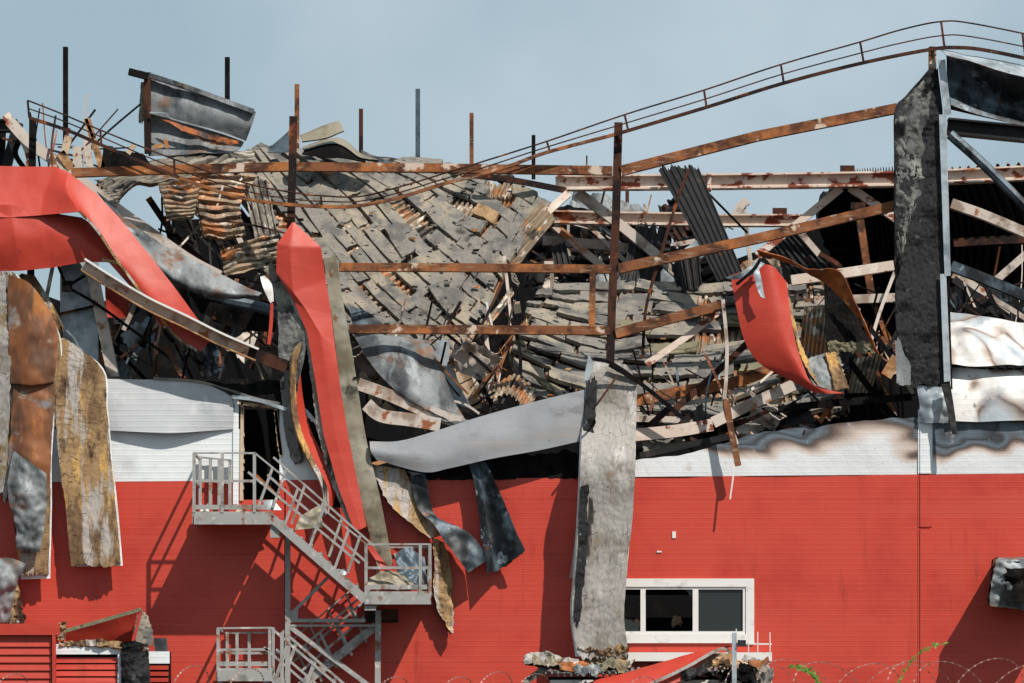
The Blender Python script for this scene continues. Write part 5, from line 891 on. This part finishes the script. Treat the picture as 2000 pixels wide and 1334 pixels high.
# ================================================================== tangled debris in the gaps
TONE = {'char': 'charred', 'dark': 'soot black', 'rustdark': 'dark brown', 'rust': 'rusty orange', 'whitesteel': 'pale', 'rustpatch': 'rust patched', 'darksheet': 'sooty grey', 'bluesteel': 'blue grey', 'galv': 'mottled grey', 'galvpale': 'light grey', 'beige': 'beige', 'board': 'tan', 'slab': 'ash grey'}
LEAN = lambda a: 'level' if (a % 180) < 20 or (a % 180) > 160 else ('upright' if 75 < (a % 180) < 105 else ('rightward' if (a % 180) < 90 else 'leftward'))
def scatter(name, cnt, x0, y0, x1, y1, Ya, Yb, wr, lr, ang, mats, label, cat, grp, kind='bar', prof=('box', 'C', 'L')):
    for i in range(cnt):
        x, y, Yv = rnd.uniform(x0, x1), rnd.uniform(y0, y1), rnd.uniform(Ya, Yb)
        a = math.radians(rnd.gauss(*rnd.choice(ang))); L = rnd.uniform(*lr)/2; wv = rnd.uniform(*wr); bend = rnd.gauss(0, .08)*L
        dx, dy = math.cos(a)*L, -math.sin(a)*L; dY = rnd.uniform(-.5, .5); mt = rnd.choice(mats)
        fx, fy = (x-x0)/(x1-x0), (y-y0)/(y1-y0)
        lb = '%s %s %s %s, %s' % (TONE[mt], LEAN(math.degrees(a)), name.split('_')[-1], label, ('top ' if fy < .4 else 'bottom ' if fy > .6 else 'mid ')+('left' if fx < .4 else 'right' if fx > .6 else 'centre'))
        if kind == 'bar':
            tie([(x-dx, y-dy, Yv-dY), (x+bend*dy/L, y+bend, Yv), (x+dx, y+dy, Yv+dY)], wv, mt, lb, cat, rnd.choice(prof), grp, name, dpx=wv*rnd.uniform(.4, 1))
        else:
            px_, py_ = -dy/L*wv, dx/L*wv
            g = [[(x-dx-px_, y-dy-py_, Yv-dY), (x+dx-px_, y+dy-py_, Yv+dY)], [(x-dx+px_, y-dy+py_, Yv-dY-.2), (x+dx+px_, y+dy+py_, Yv+dY-.2)]]
            sheet(name, g, (14, 10) if kind == 'plate' else (36, 8), .02 if kind == 'plate' else .012, (mt,), crum=.1, cs=2.5, rag=(.1, .1, .15, .15), corr=None if kind == 'plate' else ('v' if 0 else 'u', 5, .05), fine=.02 if kind == 'plate' else 0, label=lb, cat=cat, group=grp, smooth=kind == 'plate')
D1 = ((60, 15), (125, 12), (140, 10), (80, 12))
scatter('twisted_bar', 26, 205, 570, 560, 735, 1.2, 5, (4, 13), (60, 190), D1, ('char', 'char', 'rustdark', 'whitesteel', 'darksheet', 'rust', 'dark'), 'in the gap above the white wall', 'bar', 'bars in the left gap')
scatter('crumpled_plate', 9, 230, 600, 540, 720, 2, 5, (14, 30), (50, 110), D1, ('darksheet', 'galv', 'char', 'bluesteel', 'whitesteel'), 'in the gap above the white wall', 'plate', 'plates in the left gap', 'plate')
scatter('hanging_beam', 9, 290, 400, 500, 540, 2, 5, (8, 16), (110, 220), ((118, 8), (108, 8)), ('char', 'rustdark', 'whitesteel', 'darksheet'), 'behind the rusty accordion folds', 'beam', 'beams behind the accordion folds')
scatter('twisted_bar', 24, 870, 600, 1010, 790, 1.6, 4.5, (3, 9), (50, 150), ((115, 14), (60, 12), (130, 10)), ('char', 'rustdark', 'rust', 'whitesteel', 'dark'), 'in the gap between the slopes', 'bar', 'bars in the middle gap')
scatter('crumpled_plate', 8, 700, 690, 980, 820, .8, 3, (12, 24), (50, 100), ((150, 15), (110, 15)), ('whitesteel', 'galvpale', 'beige', 'darksheet', 'board'), 'above the sagging pale sheet', 'plate', 'plates in the middle hollow', 'plate')
scatter('twisted_bar', 22, 1065, 440, 1340, 560, 8.5, 12, (5, 12), (70, 170), ((125, 10), (50, 12), (88, 4), (5, 5)), ('whitesteel', 'rustpatch', 'char', 'whitesteel', 'rustdark'), 'tangled below the roof truss', 'bar', 'bars below the truss')
scatter('crumpled_plate', 12, 1040, 450, 1380, 565, 8, 11, (12, 28), (50, 120), ((120, 20), (60, 20)), ('darksheet', 'char', 'galvpale', 'beige', 'galv', 'whitesteel'), 'tangled below the roof truss', 'plate', 'plates below the truss', 'plate')
scatter('corrugated_scrap', 6, 1060, 430, 1400, 550, 8, 10, (14, 26), (60, 120), ((110, 20), (70, 15)), ('darksheet', 'char'), 'tangled below the roof truss', 'metal sheet', 'corrugated scraps below the truss', 'corr')
scatter('twisted_bar', 16, 1560, 590, 1760, 800, 2.5, 7, (5, 12), (80, 190), ((125, 10), (60, 12), (100, 10)), ('rustdark', 'char', 'whitesteel', 'rust', 'darksheet'), 'left of the black panel', 'bar', 'bars left of the black panel')
scatter('twisted_bar', 10, 1870, 560, 1995, 625, 1.5, 5, (5, 14), (70, 140), ((140, 10), (150, 8), (30, 10)), ('darksheet', 'bluesteel', 'char', 'whitesteel'), 'over the heat stained sheets', 'bar', 'bars over the stained sheets')
scatter('twisted_bar', 14, 700, 780, 1130, 900, .3, 1.5, (6, 14), (60, 180), ((15, 10), (170, 8), (150, 8)), ('char', 'darksheet', 'rustdark', 'board'), 'lying behind the sagging pale sheet', 'bar', 'bars behind the pale sheet')
scatter('twisted_bar', 16, 1250, 800, 1560, 880, .3, 1.3, (5, 13), (60, 190), ((18, 8), (170, 8), (35, 8)), ('char', 'darksheet', 'rustdark', 'whitesteel', 'rust'), 'along the white band top', 'bar', 'bars above the white band')
scatter('crumpled_plate', 10, 1250, 805, 1580, 870, .4, 1.2, (8, 16), (50, 110), ((10, 12), (170, 10)), ('slab', 'char', 'darksheet', 'whitesteel'), 'along the white band top', 'plate', 'scraps above the white band', 'plate')
TH = ('rustdark', 'char', 'rust', 'darksheet', 'whitesteel', 'bluesteel')
for q, lb, cat, grp in (
 ((26, 205, 560, 560, 735, .6, 3), 'in the gap above the white wall', 'rod', 'thin rods in the left gap'),
 ((14, 60, 250, 230, 330, .8, 2.5), 'behind the far left rail', 'rod', 'thin rods at the far left'),
 ((16, 300, 400, 540, 540, 1, 3), 'around the rusty accordion folds', 'rod', 'thin rods by the accordion folds'),
 ((24, 700, 650, 1010, 830, .6, 3), 'in the middle hollow', 'rod', 'thin rods in the middle hollow'),
 ((22, 1060, 430, 1400, 570, 7.5, 11), 'tangled below the roof truss', 'rod', 'thin rods below the truss'),
 ((20, 1245, 720, 1600, 860, .4, 1.6), 'above the burnt white band', 'rod', 'thin rods above the white band'),
 ((16, 1560, 560, 1750, 810, 2, 6), 'left of the black panel', 'rod', 'thin rods left of the black panel'),
 ((10, 1865, 560, 1995, 625, 1, 4), 'over the heat stained sheets', 'rod', 'thin rods over the stained sheets')):
    scatter('thin_rod', *q, (2, 5), (50, 190), ((60, 20), (125, 15), (150, 15), (85, 8)), TH, lb, cat, grp)
def crumbs(grid, cnt, label, grp, mats):
    f = surf(grid); V = []; F_ = []; fm = []
    for i in range(cnt):
        u, v = rnd.uniform(.03, .97), rnd.uniform(.03, .97); p = f(u, v); s = rnd.uniform(.012, .04); n = Vector((.1, -.6, .7)); b0 = len(V); mi = rnd.randrange(len(mats))
        for (a, b, c) in ((-1,-1,-1),(1,-1,-1),(1,1,-1),(-1,1,-1),(-1,-1,1),(1,-1,1),(1,1,1),(-1,1,1)):
            V.append(p+n*.12+Vector((a*s*rnd.uniform(.7, 2.4), b*s*rnd.uniform(.5, 1.2), c*s*rnd.uniform(.3, .8))))
        F_ += [tuple(b0+k for k in q) for q in [(0,3,2,1),(4,5,6,7),(0,1,5,4),(1,2,6,5),(2,3,7,6),(3,0,4,7)]]; fm += [mi]*6
    tag(mesh('wool_rubble', V, F_, list(mats), fm), label, 'rubble', None, 'stuff')
crumbs(F1, 60, 'fine wool rubble strewn over the steep left roof slope', 'crumbs on the steep slope', ('slab', 'slab', 'char', 'board'))
crumbs(F2, 90, 'fine wool rubble strewn in the sagging middle roof bowl', 'crumbs in the middle bowl', ('slab', 'slabold', 'char', 'galv', 'board'))
# ragged ridge behind the steep slope
sheet('ridge_debris', [[(440, 290, 6.6), (560, 288, 7), (700, 300, 7.2), (850, 318, 7.3), (1000, 335, 7.2)], [(440, 320, 6.4), (560, 320, 6.8), (700, 325, 7), (850, 335, 7.1), (1000, 350, 7)]], (140, 10), .1, ('slab', 'char'), crum=.12, cs=4, fine=.05, rag=(.02, .02, .5, .1), label='ragged heap of burnt wool along the ridge of the steep slope', cat='rubble')
sheet('debris_mound', [[(1120, 378, 12), (1160, 376, 12), (1210, 388, 12), (1250, 410, 12)], [(1110, 405, 11.5), (1160, 400, 11.5), (1210, 408, 11.5), (1260, 415, 11.5)], [(1090, 440, 11), (1160, 440, 11), (1210, 440, 11), (1270, 440, 11)]], (60, 24), .03, ('galv', 'char'), crum=.18, cs=2.5, fine=.02, label='distant crumpled grey sheets seen through the roof truss', cat='metal sheet')
sheet('debris_mound', [[(1040, 420, 11), (1100, 410, 11), (1180, 425, 11), (1250, 430, 11)], [(1020, 560, 10.5), (1100, 560, 10.5), (1180, 560, 10.5), (1300, 560, 10.5)]], (60, 40), .03, ('char', 'char'), crum=.5, cs=1.6, fine=.04, label='black heap of burnt material behind the roof truss', cat='rubble')
# ------------------------------------------------------------------ razor wire and the weeds in front
RW = root('razor_wire_coil', (1000, 1400, -10), 'coil of rusty razor wire running along the bottom of the view', 'razor wire')
def loop(cx, cy, rx, ry, Yv, a0, a1, lean):
    pts = []
    for i in range(41):
        a = math.radians(a0+(a1-a0)*i/40); pts.append(P((cx+rx*math.cos(a)+lean*math.sin(a), cy-ry*math.sin(a), Yv+.35*math.cos(a))))
    mb = MB(); mb.sweep(pts, .0055, .0055, 'pipe')
    for i in range(1, 40, 2):
        t = (pts[i+1]-pts[i-1]).normalized(); n = t.cross(Vector((0, 1, 0))).normalized(); p = pts[i]
        mb.add([p-t*.03+n*.002, p+t*.03+n*.002, p+t*.008+n*.013, p-t*.008+n*.013], [(0, 1, 2, 3)]); mb.add([p-t*.03-n*.002, p+t*.03-n*.002, p+t*.008-n*.013, p-t*.008-n*.013], [(3, 2, 1, 0)])
    o = mb.build('wire_loop', 'wire', RW)
for i in range(10):
    x = 1495+i*62+rnd.uniform(-9, 9); R_ = rnd.uniform(66, 80)
    loop(x, 1288+R_+rnd.uniform(-4, 10), R_, R_, -10, -20, 200, rnd.choice((-22, 22)))
for x, t in ((20, 1316), (372, 1300), (765, 1322), (890, 1322), (965, 1312), (1040, 1316), (1250, 1322), (480, 1306)): loop(x, t+40, 34, 40, -10, -20, 200, 10)
for nm, x0, pts, k, lab in (('weed_stem', 0, [(1540, 1302, -11), (1570, 1306, -11), (1590, 1320, -11), (1606, 1350, -11)], 16, 'green leafy weed tip drooping by the razor wire, lower right'),
                       ('weed_stem', 0, [(1752, 1334, -11), (1775, 1300, -11), (1800, 1272, -11), (1845, 1256, -11)], 9, 'thin green sprig rising right of the joint strip at the bottom')):
    r = root('weed', pts[0], lab, 'plant'); beam('stem', pts, 1.6, 'leaf', parent=r)
    W = [P(p) for p in pts]
    for i in range(k):
        p = curve(W, i/(k-1)) if k < 12 else curve(W, .05+.9*i/k); mb = MB()
        for q in range(4 if k < 12 else 5):
            c = p+Vector((rnd.gauss(0, .004), rnd.gauss(0, .004), rnd.gauss(0, .004))) if q else p; a = rnd.uniform(0, 6.28); L = rnd.uniform(.04, .08); t = Vector((math.cos(a), rnd.uniform(-.4, .4), math.sin(a)))*L; n = Vector((-math.sin(a), 0, math.cos(a)))*L*.3
            mb.add([c, c+t*.5+n, c+t, c+t*.5-n], [(0, 1, 2, 3)])
        mb.build('leaf_cluster', 'leaf', r)

# ------------------------------------------------------------------ labels that would repeat get their order from the left
by = {}
for o in list(COL.objects):
    if o.parent is None and 'label' in o.keys(): by.setdefault(o['label'], []).append(o)
for lb, os_ in by.items():
    if len(os_) > 1:
        os_.sort(key=lambda o: o.location.x)
        for k, o in enumerate(os_): o['label'] = lb+', '+('leftmost' if k == 0 else (ORD[k]+' from left'))
